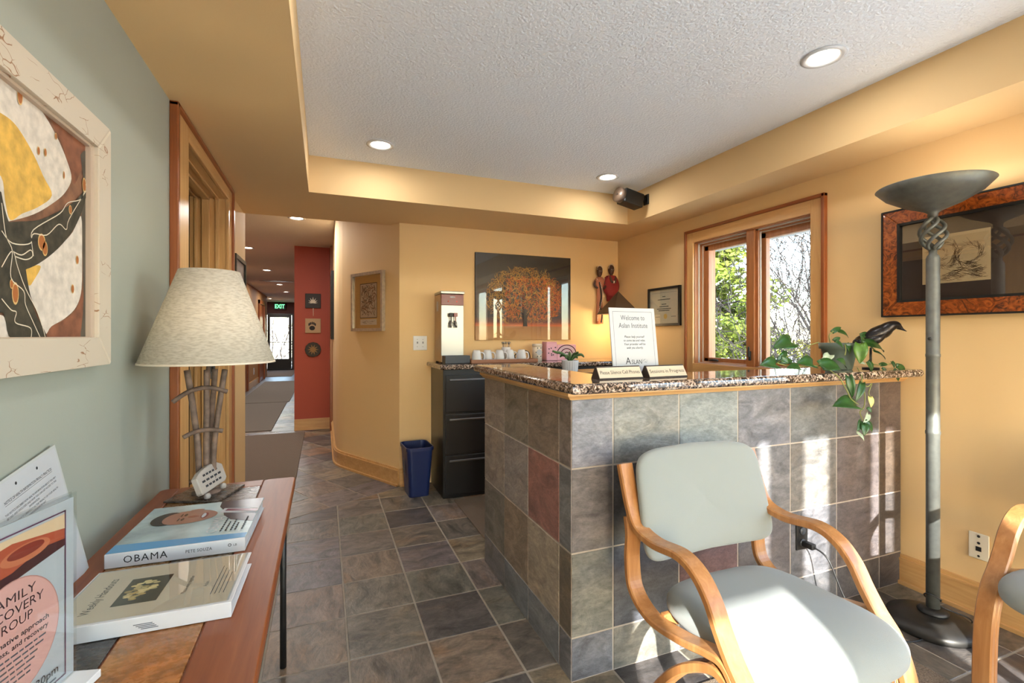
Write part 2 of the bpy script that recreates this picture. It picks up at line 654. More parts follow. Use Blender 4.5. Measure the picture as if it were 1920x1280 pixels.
def ell(cx, cz, rx, rz, n=28, a0=0.0):
    return [(cx + rx * math.cos(a0 + 2 * PI * k / n), cz + rz * math.sin(a0 + 2 * PI * k / n)) for k in range(n)]

def frame_mb(x0, x1, z0, z1, wd, y0, y1, bv=0.003):
    """picture / casing frame from four mitred members, face at y0 (front) back at y1"""
    o = [(x0, z0), (x1, z0), (x1, z1), (x0, z1)]
    i = [(x0 + wd, z0 + wd), (x1 - wd, z0 + wd), (x1 - wd, z1 - wd), (x0 + wd, z1 - wd)]
    mb = MB()
    for k in range(4):
        j = (k + 1) % 4
        q = [o[k], o[j], i[j], i[k]]
        vs = [(p[0], y0, p[1]) for p in q] + [(p[0], y1, p[1]) for p in q]
        mb.add(vs, [(0, 1, 2, 3), (7, 6, 5, 4), (0, 4, 5, 1), (1, 5, 6, 2), (2, 6, 7, 3), (3, 7, 4, 0)])
    return mb

def frame_members(x0, x1, z0, z1, wd, y0, y1, m, parent, name='frame_member'):
    o = [(x0, z0), (x1, z0), (x1, z1), (x0, z1)]
    i = [(x0 + wd, z0 + wd), (x1 - wd, z0 + wd), (x1 - wd, z1 - wd), (x0 + wd, z1 - wd)]
    for k in range(4):
        j = (k + 1) % 4
        q = [o[k], o[j], i[j], i[k]]
        c = 0.0025
        vs = [(p[0], y0 + c, p[1]) for p in q] + [(p[0], y1, p[1]) for p in q]
        mid = [sum(p[0] for p in q) / 4, sum(p[1] for p in q) / 4]
        ins = [(p[0] + (mid[0] - p[0]) * 0.02, p[1] + (mid[1] - p[1]) * 0.02) for p in q]
        vs += [(p[0], y0, p[1]) for p in ins]
        MB().add(vs, [(8, 9, 10, 11), (7, 6, 5, 4), (0, 4, 5, 1), (1, 5, 6, 2), (2, 6, 7, 3), (3, 7, 4, 0), (0, 1, 9, 8), (1, 2, 10, 9), (2, 3, 11, 10), (3, 0, 8, 11)]).build(name, m, parent)

def clip(poly, a, b, c):
    """keep a*x+b*y<=c"""
    out = []
    n = len(poly)
    for i in range(n):
        p, q = poly[i], poly[(i + 1) % n]
        dp, dq = a * p[0] + b * p[1] - c, a * q[0] + b * q[1] - c
        if dp <= 0:
            out.append(p)
        if (dp < 0 < dq) or (dq < 0 < dp):
            t = dp / (dp - dq)
            out.append((p[0] + (q[0] - p[0]) * t, p[1] + (q[1] - p[1]) * t))
    return out

def area(poly):
    return abs(sum(poly[i][0] * poly[(i + 1) % len(poly)][1] - poly[(i + 1) % len(poly)][0] * poly[i][1] for i in range(len(poly)))) / 2

# ------------------------------------------------------------------ the setting
XL, XR, YB, YR = -0.567, 2.72, 4.0, -1.35
ZS, ZC = 2.18, 2.42

# --- floor slab and its slate tiles
floor = struct(MB().box(-2.3, 3.0, -1.6, 10.6, -0.12, -0.0018).build('floor', 'grout_dark'))
FLOORC = [(98, 89, 79), (88, 82, 75), (108, 95, 82), (95, 88, 82), (76, 72, 70), (110, 100, 84), (94, 87, 87),
          (106, 92, 82), (70, 66, 66), (100, 95, 86), (112, 92, 75), (92, 90, 82), (103, 94, 90)]
PIT, G = 0.305, 0.0035
rf = random.Random(11)
UA = Vector((-0.4695, 0.8829))           # direction of the angled wall
VA = Vector((0.8829, 0.4695))
BP = Vector((0.60, 3.985))               # the diagonal field starts on the line through BP along VA
def side(p):                             # >0 beyond the line
    return (Vector(p) - BP).dot(UA)
full_mesh = None
def floor_tile(poly, dark=None):
    if len(poly) < 3 or area(poly) < 0.0015:
        return
    cx = sum(p[0] for p in poly) / len(poly)
    cy = sum(p[1] for p in poly) / len(poly)
    c = lin(*[min(255, v * 1.16) for v in (dark or rf.choice(FLOORC))])
    loc = [(p[0] - cx, p[1] - cy) for p in poly]
    MB().prism(loc, -0.012, 0.0, 0.0022).build('tile', 'slate_floor', floor, (cx, cy, rf.uniform(-0.0006, 0.0004)), None, c)
sq_me = MB().prism([(-PIT / 2 + G, -PIT / 2 + G), (PIT / 2 - G, -PIT / 2 + G), (PIT / 2 - G, PIT / 2 - G), (-PIT / 2 + G, PIT / 2 - G)], -0.012, 0.0, 0.0022).mesh('tile')
sq_me.materials.append(M['slate_floor'])
def square_tile(cx, cy, rz=0.0):
    link('tile', sq_me, floor, (cx, cy, rf.uniform(-0.0006, 0.0004)), (0, 0, rz + rf.choice((0, 1, 2, 3)) * PI / 2), lin(*[min(255, v * 1.16) for v in rf.choice(FLOORC)]))
X0, Y0 = 0.09, 1.925
for i in range(-3, 9):
    for j in range(-7, 8):
        x0, x1, y0, y1 = X0 + i * PIT, X0 + (i + 1) * PIT, Y0 + j * PIT, Y0 + (j + 1) * PIT
        poly = [(x0 + G, y0 + G), (x1 - G, y0 + G), (x1 - G, y1 - G), (x0 + G, y1 - G)]
        if all(side(p) < -0.004 for p in poly) and XL < x0 and x1 < XR and y1 < YB:
            square_tile((x0 + x1) / 2, (y0 + y1) / 2)
        else:
            poly = clip(poly, UA.x, UA.y, UA.dot(BP) - 0.004)
            poly = clip(poly, -1, 0, -XL)
            poly = clip(poly, 1, 0, XR)
            if poly:
                poly = clip(poly, 0, 1, YB)
            floor_tile(poly)
for i in range(-10, 4):
    for j in range(0, 11):
        o = BP + VA * (i * PIT - 0.02) + UA * (j * PIT)
        q = [o + VA * G + UA * G, o + VA * (PIT - G) + UA * G, o + VA * (PIT - G) + UA * (PIT - G), o + VA * G + UA * (PIT - G)]
        poly = [(p.x, p.y) for p in q]
        cx, cy = (q[0] + q[2]) / 2
        if cx > 0.75 or cy > 7.1 or cx < -1.5:
            continue
        hp = lambda p: (p[0] - 0.583) * 0.8829 + (p[1] - 4.0) * 0.4695      # <0 on the room side of the angled wall
        free = all(hp(p) < 0 for p in poly) or all(p[0] < 0.11 for p in poly)
        inside = free and all(-1.4 < p[0] and p[1] < 6.83 and (p[1] > 4.2 or p[0] > XL) for p in poly)
        if inside:
            square_tile(cx, cy, math.atan2(VA.y, VA.x))
        else:
            if not free:
                poly = clip(poly, 0.8829, 0.4695, 0.583 * 0.8829 + 4.0 * 0.4695) if cy < 4.80 else clip(poly, 1, 0, 0.11)
            for h in ((0, 1, 6.83), (-1, 0, 1.4)):
                if poly:
                    poly = clip(poly, *h)
            if poly and cy < 4.19:
                poly = clip(poly, -1, 0, -XL)
            floor_tile(poly)
for i in range(-4, 0):
    for j in range(0, 12):
        square_tile(-0.36 + (i + 0.5) * PIT, 6.84 + (j + 0.5) * PIT)
fh = struct(MB().box(-2.3, 0.3, 10.5, 20.2, -0.12, 0.0).build('floor_hall', 'slate_floor'))
fh.color = lin(98, 92, 86)

# --- walls
struct(MB().box(XL - 0.15, XL, YR - 0.15, 2.40, -0.02, 2.5).box(XL - 0.15, XL, 2.40, 3.46, 2.12, 2.5).build('wall_left', 'green'))
struct(MB().box(XL - 0.15, XL, 3.46, 4.19, -0.02, 2.5).build('wall_left_hall_end', 'yellow'))
struct(MB().box(0.583, XR + 0.18, YB, YB + 0.12, -0.02, 2.5).build('wall_back', 'yellow'))
wy0, wy1, wz0, wz1 = 1.98, 2.952, 1.03, 1.978        # casement window opening
vy0, vy1, vz0, vz1 = -1.15, 0.70, 0.06, 2.10         # second window of the right wall, beside the camera
struct(MB().box(XR, XR + 0.18, wy1, YB + 0.12, -0.02, 2.5).box(XR, XR + 0.18, wy0, wy1, -0.02, wz0).box(XR, XR + 0.18, wy0, wy1, wz1, 2.5)
       .box(XR, XR + 0.18, vy1, wy0, -0.02, 2.5).box(XR, XR + 0.18, vy0, vy1, -0.02, vz0).box(XR, XR + 0.18, vy0, vy1, vz1, 2.5)
       .box(XR, XR + 0.18, YR - 0.15, vy0, -0.02, 2.5).build('wall_right', 'yellow'))
# rear wall with its row of tall lights
RW = [(-0.235, 0.235), (0.405, 0.53), (0.68, 0.905), (1.15, 1.38), (1.80, 2.45)]
rz0, rz1 = 0.06, 2.11
HEAD1 = 1.60                                           # the first light is lower than the others
mb = MB().box(XL - 0.15, XR + 0.18, YR - 0.15, YR, -0.02, rz0).box(XL - 0.15, XR + 0.18, YR - 0.15, YR, rz1, 2.5)
mb.box(RW[0][0], RW[0][1], YR - 0.15, YR, HEAD1, rz1)
e = [XL - 0.15] + [v for p in RW for v in p] + [XR + 0.18]
for k in range(0, len(e), 2):
    mb.box(e[k], e[k + 1], YR - 0.15, YR, rz0, rz1)
struct(mb.build('wall_rear', 'yellow'))
# angled wall with a rounded corner running on into the hall
AP = [(0.583, 4.0), (0.20, 4.72), (0.163, 4.795), (0.135, 4.87), (0.118, 4.95), (0.11, 5.06), (0.11, 6.84)]
mb = MB()
for k in range(len(AP) - 1):
    (xa, ya), (xb, yb) = AP[k], AP[k + 1]
    mb.prism([(xa, ya), (xb, yb), (xb + 0.14, yb + 0.05), (xa + 0.14, ya + 0.05)], -0.02, 2.5)
struct(mb.build('wall_angled', 'yellow'))
struct(MB().box(-0.357, 0.6, 6.83, 6.98, -0.02, 2.5).build('wall_hall_red', 'red'))
struct(MB().box(-0.357, -0.22, 6.98, 18.8, -0.02, 2.5).build('wall_hall_right', 'maroon'))
struct(MB().box(-1.75, -1.6, 4.19, 16.0, -0.02, 2.5).box(-2.15, -1.6, 16.0, 16.15, -0.02, 2.5).box(-2.15, -2.0, 16.15, 18.9, -0.02, 2.5)
       .box(-1.6, XL - 0.15, 4.19, 4.30, -0.02, 2.5).build('wall_hall_left', 'hallbrown'))
struct(MB().box(-2.15, -1.92, 18.8, 18.95, -0.02, 2.5).box(-1.02, -0.2, 18.8, 18.95, -0.02, 2.5).box(-1.92, -1.02, 18.8, 18.95, 2.02, 2.5).build('wall_hall_end', 'maroon'))
# side room behind the doorway, its unlit darkness put into the wall colour
M['dim'] = mat('side_room_shade', (52, 58, 66), 0.8)
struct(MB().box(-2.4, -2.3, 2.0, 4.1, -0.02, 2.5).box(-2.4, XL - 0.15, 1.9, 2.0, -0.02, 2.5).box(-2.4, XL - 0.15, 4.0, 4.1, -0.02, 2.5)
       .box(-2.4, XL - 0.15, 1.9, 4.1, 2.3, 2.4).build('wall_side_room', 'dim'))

# --- ceilings, soffit
struct(MB().box(-0.095, 2.40, YR - 0.15, 3.37, ZC, ZC + 0.1).build('ceiling', 'white_ceiling'))
struct(MB().box(-2.3, 0.6, 4.12, 19.0, ZC, ZC + 0.1).build('ceiling_hall', 'hall_ceiling'))
struct(MB().box(XL - 0.15, -0.09, YR - 0.15, 4.12, ZS, 2.55).box(-0.09, XR + 0.1, 3.355, 4.12, ZS, 2.55).box(2.378, XR + 0.1, YR - 0.15, 3.355, ZS, 2.55).build('soffit', 'yellow'))

# --- baseboards
def board(path, d, z0, z1):
    """strip of thickness d on the left-hand side of a polyline"""
    pts = [Vector(p) for p in path]
    off = []
    for i, p in enumerate(pts):
        t = (pts[min(i + 1, len(pts) - 1)] - pts[max(i - 1, 0)]).normalized()
        off.append(p + Vector((-t.y, t.x)) * d)
    mb = MB()
    for i in range(len(pts) - 1):
        mb.prism([tuple(pts[i]), tuple(pts[i + 1]), tuple(off[i + 1]), tuple(off[i])], z0, z1)
    return mb
def baseboard(name, path, m):
    b = struct(board(path, 0.017, 0, 0.118).build(name, m))
    board(path, 0.021, 0.118, 0.130).build('bead', m, b)
    board(path, 0.013, 0.130, 0.146).build('cap', m, b)
    board(path, 0.030, 0, 0.017).build('shoe_moulding', m, b)
    return b
baseboard('baseboard_right', [(XR, 0.795), (XR, 1.507)], 'maple')
baseboard('baseboard_left', [(XL, 2.235), (XL, -1.3)], 'maple')
baseboard('baseboard_angled', AP[:-1] + [(0.11, 6.55)], 'maple')
baseboard('baseboard_red', [(0.11, 6.83), (-0.357, 6.83)][::1], 'maple_x')
baseboard('baseboard_back', [(0.80, YB), (0.583, YB)][::1], 'maple_x')

# --- side doorway in the left wall
d1 = struct(bpy.data.objects.new('door_1', None)); COL.objects.link(d1)
oy0, oy1, oz = 2.455, 3.40, 2.095
MB().box(XL, XL + 0.018, 2.262, oy0, 0, 2.17, 0.003).build('casing', 'maple_v', d1)
MB().box(XL, XL + 0.018, oy1, 3.50, 0, 2.17, 0.003).build('casing', 'maple_v', d1)
MB().box(XL, XL + 0.018, oy0, oy1, oz, 2.17, 0.003).build('casing', 'maple', d1)
MB().box(XL, XL + 0.032, 2.239, 2.264, 0, 2.178, 0.004).build('back_band', 'cherry', d1)
MB().box(XL, XL + 0.032, 3.498, 3.524, 0, 2.178, 0.004).build('back_band', 'cherry', d1)
MB().box(XL, XL + 0.032, 2.239, 3.524, 2.160, 2.179, 0.004).build('back_band', 'cherry_y', d1)
for yy in (oy1, 2.40):
    MB().box(XL - 0.19, XL, yy, yy + 0.055, 0, oz + 0.02).build('jamb', 'maple_v', d1)
MB().box(XL - 0.19, XL, 2.40, 3.455, oz, oz + 0.03).build('jamb', 'maple', d1)
for k, (xa, xb, t) in enumerate(((0.035, 0.055, 0.008), (0.085, 0.125, 0.016), (0.15, 0.165, 0.010))):
    MB().box(XL - xb, XL - xa, oy1 - t, oy1, 0, oz, 0.002).build('stop', 'maple_v', d1)
    MB().box(XL - xb, XL - xa, oy0 - 0.01, oy1, oz - t, oz, 0.002).build('stop', 'maple', d1)
mb = MB().box(XL - 0.082, XL - 0.058, oy1 - 0.003, oy1, 0.98, 1.10, 0.001)
mb.box(XL - 0.088, XL - 0.052, oy1 - 0.0035, oy1, 1.015, 1.065, 0.001)
sp = mb.build('strike_plate', 'edge_metal', d1)
MB().box(XL - 0.076, XL - 0.064, oy1 - 0.0045, oy1 - 0.0035, 1.025, 1.055).build('latch_hole', 'blackplastic', sp)

# --- casement window in the right wall
w1 = struct(bpy.data.objects.new('window_1', None)); COL.objects.link(w1)
cz0 = 0.94
MB().box(XR - 0.018, XR, wy1, 3.016, cz0, 2.057, 0.003).build('casing', 'maple_v', w1)
MB().box(XR - 0.018, XR, 1.906, wy0, cz0, 2.057, 0.003).build('casing', 'maple_v', w1)
MB().box(XR - 0.018, XR, wy0, wy1, wz1, 2.057, 0.003).build('casing', 'maple', w1)
MB().box(XR - 0.018, XR, wy0, wy1, cz0, wz0, 0.003).build('casing', 'maple', w1)
MB().box(XR - 0.03, XR, 3.014, 3.036, cz0 - 0.02, 2.077, 0.004).build('back_band', 'cherry', w1)
MB().box(XR - 0.03, XR, 1.886, 1.908, cz0 - 0.02, 2.077, 0.004).build('back_band', 'cherry', w1)
MB().box(XR - 0.03, XR, 1.886, 3.036, 2.055, 2.077, 0.004).build('back_band', 'cherry_y', w1)
M['alu'] = mat('pale_weatherstrip', (214, 210, 205), 0.4)
for (a, b, t, mm) in ((0.0, 0.03, 0.006, 'sash'), (0.03, 0.042, 0.014, 'alu'), (0.042, 0.058, 0.022, 'sash'), (0.058, 0.066, 0.028, 'alu'), (0.066, 0.18, 0.034, 'sash')):
    MB().box(XR + a, XR + b, wy1 - t, wy1, wz0, wz1).build('jamb_step', mm, w1)
    MB().box(XR + a, XR + b, wy0, wy0 + t * 0.4, wz0, wz1).build('jamb_step', mm, w1)
    MB().box(XR + a, XR + b, wy0, wy1, wz1 - t, wz1).build('jamb_step', mm, w1)
    MB().box(XR + a, XR + b, wy0, wy1, wz0, wz0 + t * 0.5).build('jamb_step', mm, w1)
MB().box(XR + 0.012, XR + 0.15, 2.405, 2.470, wz0, wz1, 0.003).build('mullion', 'sash', w1)
MB().box(XR + 0.03, XR + 0.042, 2.386, 2.405, wz0, wz1).build('mullion_strip', 'sash', w1)
MB().box(XR + 0.045, XR + 0.053, 2.380, 2.405, wz0, wz1).build('mullion_strip', 'alu', w1)
for (ya, yb) in ((2.470, wy1 - 0.03), (wy0 + 0.012, 2.405)):
    sx0, sx1, sw = XR + 0.07, XR + 0.11, 0.046
    sh = struct(bpy.data.objects.new('sash', None)); COL.objects.link(sh); sh.parent = w1
    del sh['kind']
    MB().box(sx0, sx1, ya, ya + sw * 0.5, wz0 + 0.01, wz1 - 0.03, 0.003).build('stile', 'sash', sh)
    MB().box(sx0, sx1, yb - sw, yb, wz0 + 0.01, wz1 - 0.03, 0.003).build('stile', 'sash', sh)
    MB().box(sx0, sx1, ya, yb, wz1 - 0.07, wz1 - 0.025, 0.003).build('rail', 'sash', sh)
    MB().box(sx0, sx1, ya, yb, wz0 + 0.006, wz0 + 0.045, 0.003).build('rail', 'sash', sh)
    MB().box(XR + 0.088, XR + 0.094, ya + 0.01, yb - 0.01, wz0 + 0.03, wz1 - 0.05).build('pane', 'pane', sh)
ck = MB().lathe([(0.0, 0), (0.03, 0.0), (0.026, 0.012), (0.0, 0.016)], 14)
ck.xform(Matrix.Diagonal((0.6, 1.6, 1, 1)))
ck.build('crank_handle', 'blackplastic', w1, (XR + 0.045, 2.80, wz0 + 0.022))
MB().box(XR - 0.002, XR + 0.012, 2.425, 2.441, 1.075, 1.14, 0.004).box(XR - 0.012, XR, 2.428, 2.438, 1.10, 1.17, 0.003).build('sash_lock', 'blackplastic', w1)

# --- glazing of the rear wall and of the window beside the camera
w2 = struct(bpy.data.objects.new('window_2', None)); COL.objects.link(w2)
for (xa, xb) in RW:
    zt_ = HEAD1 if xa < 0 else rz1
    frame_mb(xa, xb, rz0, zt_, 0.022, YR - 0.10, YR - 0.05).build('frame', 'sash', w2)
    MB().box(xa + 0.015, xb - 0.015, YR - 0.078, YR - 0.072, rz0 + 0.015, zt_ - 0.015).build('pane', 'pane', w2)
MB().box(XL + 0.02, XR - 0.02, YR, YR + 0.02, rz1, rz1 + 0.06).build('casing', 'maple_x', w2)
w3 = struct(bpy.data.objects.new('window_3', None)); COL.objects.link(w3)
for (ya, yb) in ((vy0, vy0 + 0.89), (vy0 + 0.96, vy1)):
    f = frame_mb(ya, yb, vz0, vz1, 0.035, 0.06, 0.12)
    f.xform(Matrix.Translation((XR, 0, 0)) @ Matrix(((0, 1, 0, 0), (1, 0, 0, 0), (0, 0, 1, 0), (0, 0, 0, 1))))
    f.build('frame', 'sash', w3)
    MB().box(XR + 0.088, XR + 0.094, ya + 0.02, yb - 0.02, vz0 + 0.02, vz1 - 0.02).build('pane', 'pane', w3)
MB().box(XR + 0.03, XR + 0.15, vy0 + 0.89, vy0 + 0.96, vz0, vz1).build('mullion', 'sash', w3)
for zz in (vz1,):
    MB().box(XR - 0.02, XR, vy0 - 0.09, vy1 + 0.09, zz, zz + 0.09).build('casing', 'maple', w3)
for yy in (vy0 - 0.09, vy1):
    MB().box(XR - 0.02, XR, yy, yy + 0.09, vz0, vz1).build('casing', 'maple_v', w3)

# --- eave outside the casement window
ev = struct(bpy.data.objects.new('eave', None)); COL.objects.link(ev)
M['vinyl'] = mat('grey_vinyl_soffit', (150, 152, 158), 0.6)
for k in range(28):
    MB().box(XR + 0.19, 3.42, 0.3 + k * 0.26, 0.3 + k * 0.26 + 0.25, 2.07, 2.09, 0.004).build('soffit_panel', 'vinyl', ev)
MB().box(XR + 0.19, 3.5, 0.2, 7.7, 2.092, 2.12).box(3.42, 3.5, 0.2, 7.7, 2.05, 2.16).build('fascia', 'vinyl', ev)

# --- hall: door casings, end door, pieces of trim
def hall_door(name, y0, y1):
    d = struct(bpy.data.objects.new(name, None)); COL.objects.link(d)
    for ya in (y0, y1 - 0.1):
        MB().box(-1.6, -1.56, ya, ya + 0.1, 0, 2.18).build('casing', 'cherry', d)
    MB().box(-1.6, -1.56, y0, y1, 2.08, 2.18).build('casing', 'cherry_y', d)
    MB().box(-1.6, -1.585, y0 + 0.1, y1 - 0.1, 0, 2.08).build('door_leaf', 'cherry', d)
hall_door('door_2', 11.0, 12.1)
hall_door('door_3', 14.0, 15.3)
struct(MB().box(0.075, 0.11, 6.60, 6.83, 0, 2.40, 0.004).build('trim_1', 'cherry'))
struct(MB().box(-1.6, -1.585, 12.1, 14.0, 0, 0.15).build('baseboard_hall', 'maple'))
d4 = struct(bpy.data.objects.new('door_4', None)); COL.objects.link(d4)
frame_mb(-1.92, -1.02, 0.0, 2.02, 0.05, 18.80, 18.92).build('frame', 'black_metal', d4)
mb = MB()
frame_mb(-1.86, -1.08, 0.03, 1.97, 0.09, 18.84, 18.89).build('door_leaf', 'black_metal', d4)
MB().box(-1.78, -1.16, 18.84, 18.89, 0.12, 0.40).build('kick_panel', 'black_metal', d4)
MB().box(-1.78, -1.16, 18.862, 18.868, 0.40, 1.88).build('pane', 'pane', d4)
MB().tube([(-1.78, 18.80, 1.0), (-1.16, 18.80, 1.0)], 0.015).build('push_bar', 'edge_metal', d4)
dk = struct(MB().box(-3.2, 0.6, 18.96, 21.2, -0.15, -0.02).build('deck', mat('grey_deck', (150, 146, 140), 0.8)))
struct(MB().box(-2.4, 6.2, -5.0, YR - 0.16, -0.2, -0.06).box(XR + 0.19, 6.2, YR - 0.16, 1.2, -0.2, -0.06).build('bounce_deck', mat('pale_bounce_boards', (226, 222, 212), 0.8)))  # unseen deck added to bounce sunlight up onto the ceiling
# ------------------------------------------------------------------ outdoors
struct(MB().box(-60, 90, -60, 90, -3.4, -3.2).build('ground', mat('pale_bounce_ground', (206, 200, 184), 0.95, var=0.3, vscale=0.8)))  # ground kept pale to throw extra daylight up through the windows
M['bark'] = mat('grey_bark', (46, 41, 38), 0.9, var=0.25, vscale=9)
M['needle'] = mat('lime_needles', (98, 112, 30), 0.75, var=0.45, vscale=1.1)
M['needle2'] = mat('yellow_shrub', (108, 110, 34), 0.75, var=0.4, vscale=1.3)
def bare_tree(x, y, h, seed, label, lean=(0, 0), zb=-3.2, depth=6):
    r = random.Random(seed)
    t = thing('bare_tree', label, 'tree', (x, y, zb), group='bare trees outdoors')
    tr = MB()
    br = MB()
    def grow(p, d, L, rad, lev):
        pts = [p]
        rr = [rad]
        q, dd = p.copy(), d.copy()
        for k in range(4):
            dd = (dd + Vector((r.uniform(-.17, .17), r.uniform(-.17, .17), r.uniform(-.04, .14)))).normalized()
            q = q + dd * (L / 4)
            pts.append(q.copy())
            rr.append(rad * (1 - 0.11 * (k + 1)))
        (tr if lev == 0 else br).tube(pts, rr, 6 if lev < 2 else 4 if lev < 4 else 3, caps=lev < 1)
        if lev >= depth or rad < 0.004:
            return
        n = r.choice((2, 3, 3)) if lev else 4
        for k in range(n):
            a = r.uniform(0, 2 * PI)
            s = r.uniform(0.35, 0.85)
            o = dd.orthogonal().normalized()
            o.rotate(Matrix.Rotation(a, 3, dd))
            nd = (dd + o * s).normalized()
            i = r.choice((2, 3, 4)) if k else 4
            grow(pts[i].copy(), nd, L * r.uniform(0.62, 0.86), max(0.0065, rr[i] * r.uniform(0.55, 0.72)), lev + 1)
    grow(Vector((0, 0, 0)), Vector((lean[0], lean[1], 1)).normalized(), h * 0.30, h * 0.016, 0)
    tr.build('trunk', 'bark', t)
    b = br.build('branches', 'bark', t)
    b['kind'] = 'stuff'
bare_tree(9.6, 5.6, 9.5, 3, 'tall bare tree seen through the right-hand casement', (0.0, 0.25))
bare_tree(12.0, 8.3, 11.0, 8, 'far bare tree behind the mullion of the casement window', (-0.1, -0.15))
bare_tree(8.0, 5.9, 7.5, 21, 'nearest bare tree with thin twigs outside the casement window', (0.05, -0.1))
bare_tree(8.4, 6.75, 6.0, 34, 'slender bare sapling beside the lime green conifer', (0.0, 0.0))
bare_tree(6.6, 4.75, 7.0, 51, 'bare tree close outside the right-hand casement pane', (0.05, 0.1))
bare_tree(7.4, 4.4, 8.5, 77, 'bare tree at the right edge of the casement view', (-0.05, 0.25))
bare_tree(-2.0, 26.5, 9.0, 5, 'bare tree beyond the railing at the end of the hall', (0.05, 0))
bare_tree(-3.4, 29.5, 10.0, 15, 'farther bare tree seen through the glass door down the hall', (0.1, 0))
def tufts(mb, c, rad, n, r, size):
    for k in range(n):
        d = Vector((r.gauss(0, 1), r.gauss(0, 1), r.gauss(0, 1))).normalized()
        p = Vector(c) + Vector((d.x * rad[0], d.y * rad[1], d.z * rad[2])) * (r.random() ** 0.4)
        a = Vector((r.gauss(0, 1), r.gauss(0, 1), r.gauss(0, 0.6))).normalized()
        b = a.orthogonal().normalized()
        b.rotate(Matrix.Rotation(r.uniform(0, 6.28), 3, a))
        s = size * r.uniform(0.6, 1.4)
        mb.add([p - b * s * 0.16, p + a * s * 0.5 + b * s * 0.26, p + a * s, p + a * s * 0.5 - b * s * 0.26], [(0, 1, 2, 3)])
r = random.Random(4)
cf = thing('conifer', 'lime green conifer filling the left-hand casement', 'tree', (7.6, 8.15, -3.2))
MB().tube([(0, 0, 0), (0.05, 0, 4), (0.0, 0.02, 8.5)], [0.16, 0.11, 0.03], 8).build('trunk', 'bark', cf)
mb = MB()
bmb = MB()
for k in range(210):
    h = r.uniform(1.6, 8.4)
    R = 1.55 * min(1.0, (9.2 - h) / 4.0) * r.uniform(0.35, 1.0)
    a = r.uniform(0, 2 * PI)
    c = (R * math.cos(a), R * math.sin(a), h + r.uniform(-.1, .2))
    tufts(mb, c, (0.36, 0.36, 0.2), 150, r, 0.12)
    bmb.tube([(0, 0, h - 0.3), (c[0] * .6, c[1] * .6, h - 0.12), c], [0.025, 0.015, 0.006], 4)
o = mb.build('foliage', 'needle', cf)
o['kind'] = 'stuff'
o = bmb.build('boughs', 'bark', cf)
o['kind'] = 'stuff'
for (x, y, zt, lab, n) in ((9.4, 6.9, 1.0, 'yellow green shrub low behind the right-hand casement pane', 26), (7.9, 7.2, 0.4, 'yellow green shrub at the foot of the conifer outside', 20),
                           (10.2, 5.9, 0.9, 'yellow green shrub beneath the tall bare tree outside', 22)):
    s = thing('shrub', lab, 'shrub', (x, y, -3.2), group='shrubs outside the casement window')
    mb = MB()
    st = MB()
    for k in range(n):
        c = (r.uniform(-.8, .8), r.uniform(-.8, .8), r.uniform(2.2, zt + 3.2))
        tufts(mb, c, (0.33, 0.33, 0.26), 90, r, 0.10)
        st.tube([(c[0] * .2, c[1] * .2, 0), (c[0] * .6, c[1] * .6, 1.6), c], [0.03, 0.02, 0.006], 4)
    o = mb.build('foliage', 'needle2', s)
    o['kind'] = 'stuff'
    o = st.build('stems', 'bark', s)
    o['kind'] = 'stuff'
rl = thing('deck_railing', 'pale wooden railing beyond the glass door at the end of the hall', 'railing', (-1.3, 20.9, -0.02))
M['rail'] = mat('pale_rail', (176, 168, 158), 0.7)
MB().box(-1.8, 1.8, -0.04, 0.04, 0.98, 1.03, 0.004).build('top_rail', 'rail', rl)
MB().box(-1.8, 1.8, -0.03, 0.03, 0.10, 0.15, 0.004).build('bottom_rail', 'rail', rl)
me = MB().box(-0.022, 0.022, -0.022, 0.022, 0.0, 0.98).mesh('baluster')
me.materials.append(M['rail'])
for k in range(26):
    link('baluster', me, rl, (-1.75 + k * 0.14, 0, 0.0))

# ------------------------------------------------------------------ downlights
def downlight(x, y, z, label, group, watts, size=0.06):
    t = thing('recessed_light', label, 'light', (x, y, z), group=group)
    MB().lathe([(0.058, -0.001), (0.082, -0.001), (0.084, -0.004), (0.072, -0.009), (0.058, -0.006), (0.058, -0.001)], 32).build('trim_ring', 'white', t)
    MB().lathe([(0.0, -0.0022), (0.058, -0.0022), (0.058, -0.0005), (0, -0.0005)], 32).build('lens', 'lens', t)
    l = bpy.data.lights.new('downlight', 'AREA')
    l.shape = 'DISK'
    l.size = size * 2
    l.energy = watts
    l.color = (1.0, 0.98, 0.95)
    lo = bpy.data.objects.new('downlight_beam', l)
    COL.objects.link(lo)
    lo.parent = t
    lo.location = (0, 0, -0.012)
for (x, y, lab) in ((0.324, 3.008, 'recessed ceiling light on the left, above the file cabinet side'), (1.952, 3.0, 'recessed ceiling light beside the black wall speaker'),
                    (1.952, 1.372, 'large near recessed ceiling light at the upper right'), (0.324, 1.372, 'recessed ceiling light overhead, out of the picture'),
                    (1.952, -0.26, 'recessed ceiling light behind the camera on the window side'), (0.324, -0.26, 'recessed ceiling light behind the camera near the table')):
    downlight(x, y, ZC, lab, 'recessed lights of the tray ceiling', CAN_W)
for k, (y, lab) in enumerate(((7.2, 'nearest recessed light of the hall ceiling'), (9.56, 'second recessed light along the hall ceiling'), (12.17, 'third recessed light along the hall, past the vent'),
                              (14.2, 'fourth recessed light along the hall ceiling'))):
    downlight(-0.95, y, ZC, lab, 'recessed lights of the hall', 11.0)
downlight(-1.6, 17.0, ZC, 'farthest recessed light before the exit sign', 'recessed lights of the hall', 11.0)
downlight(-0.25, 5.2, ZC, 'recessed light in the hall ceiling just past the opening', 'recessed lights of the hall', 9.0)
vt = thing('ceiling_vent', 'narrow slotted vent across the hall ceiling', 'vent', (-0.95, 11.4, ZC))
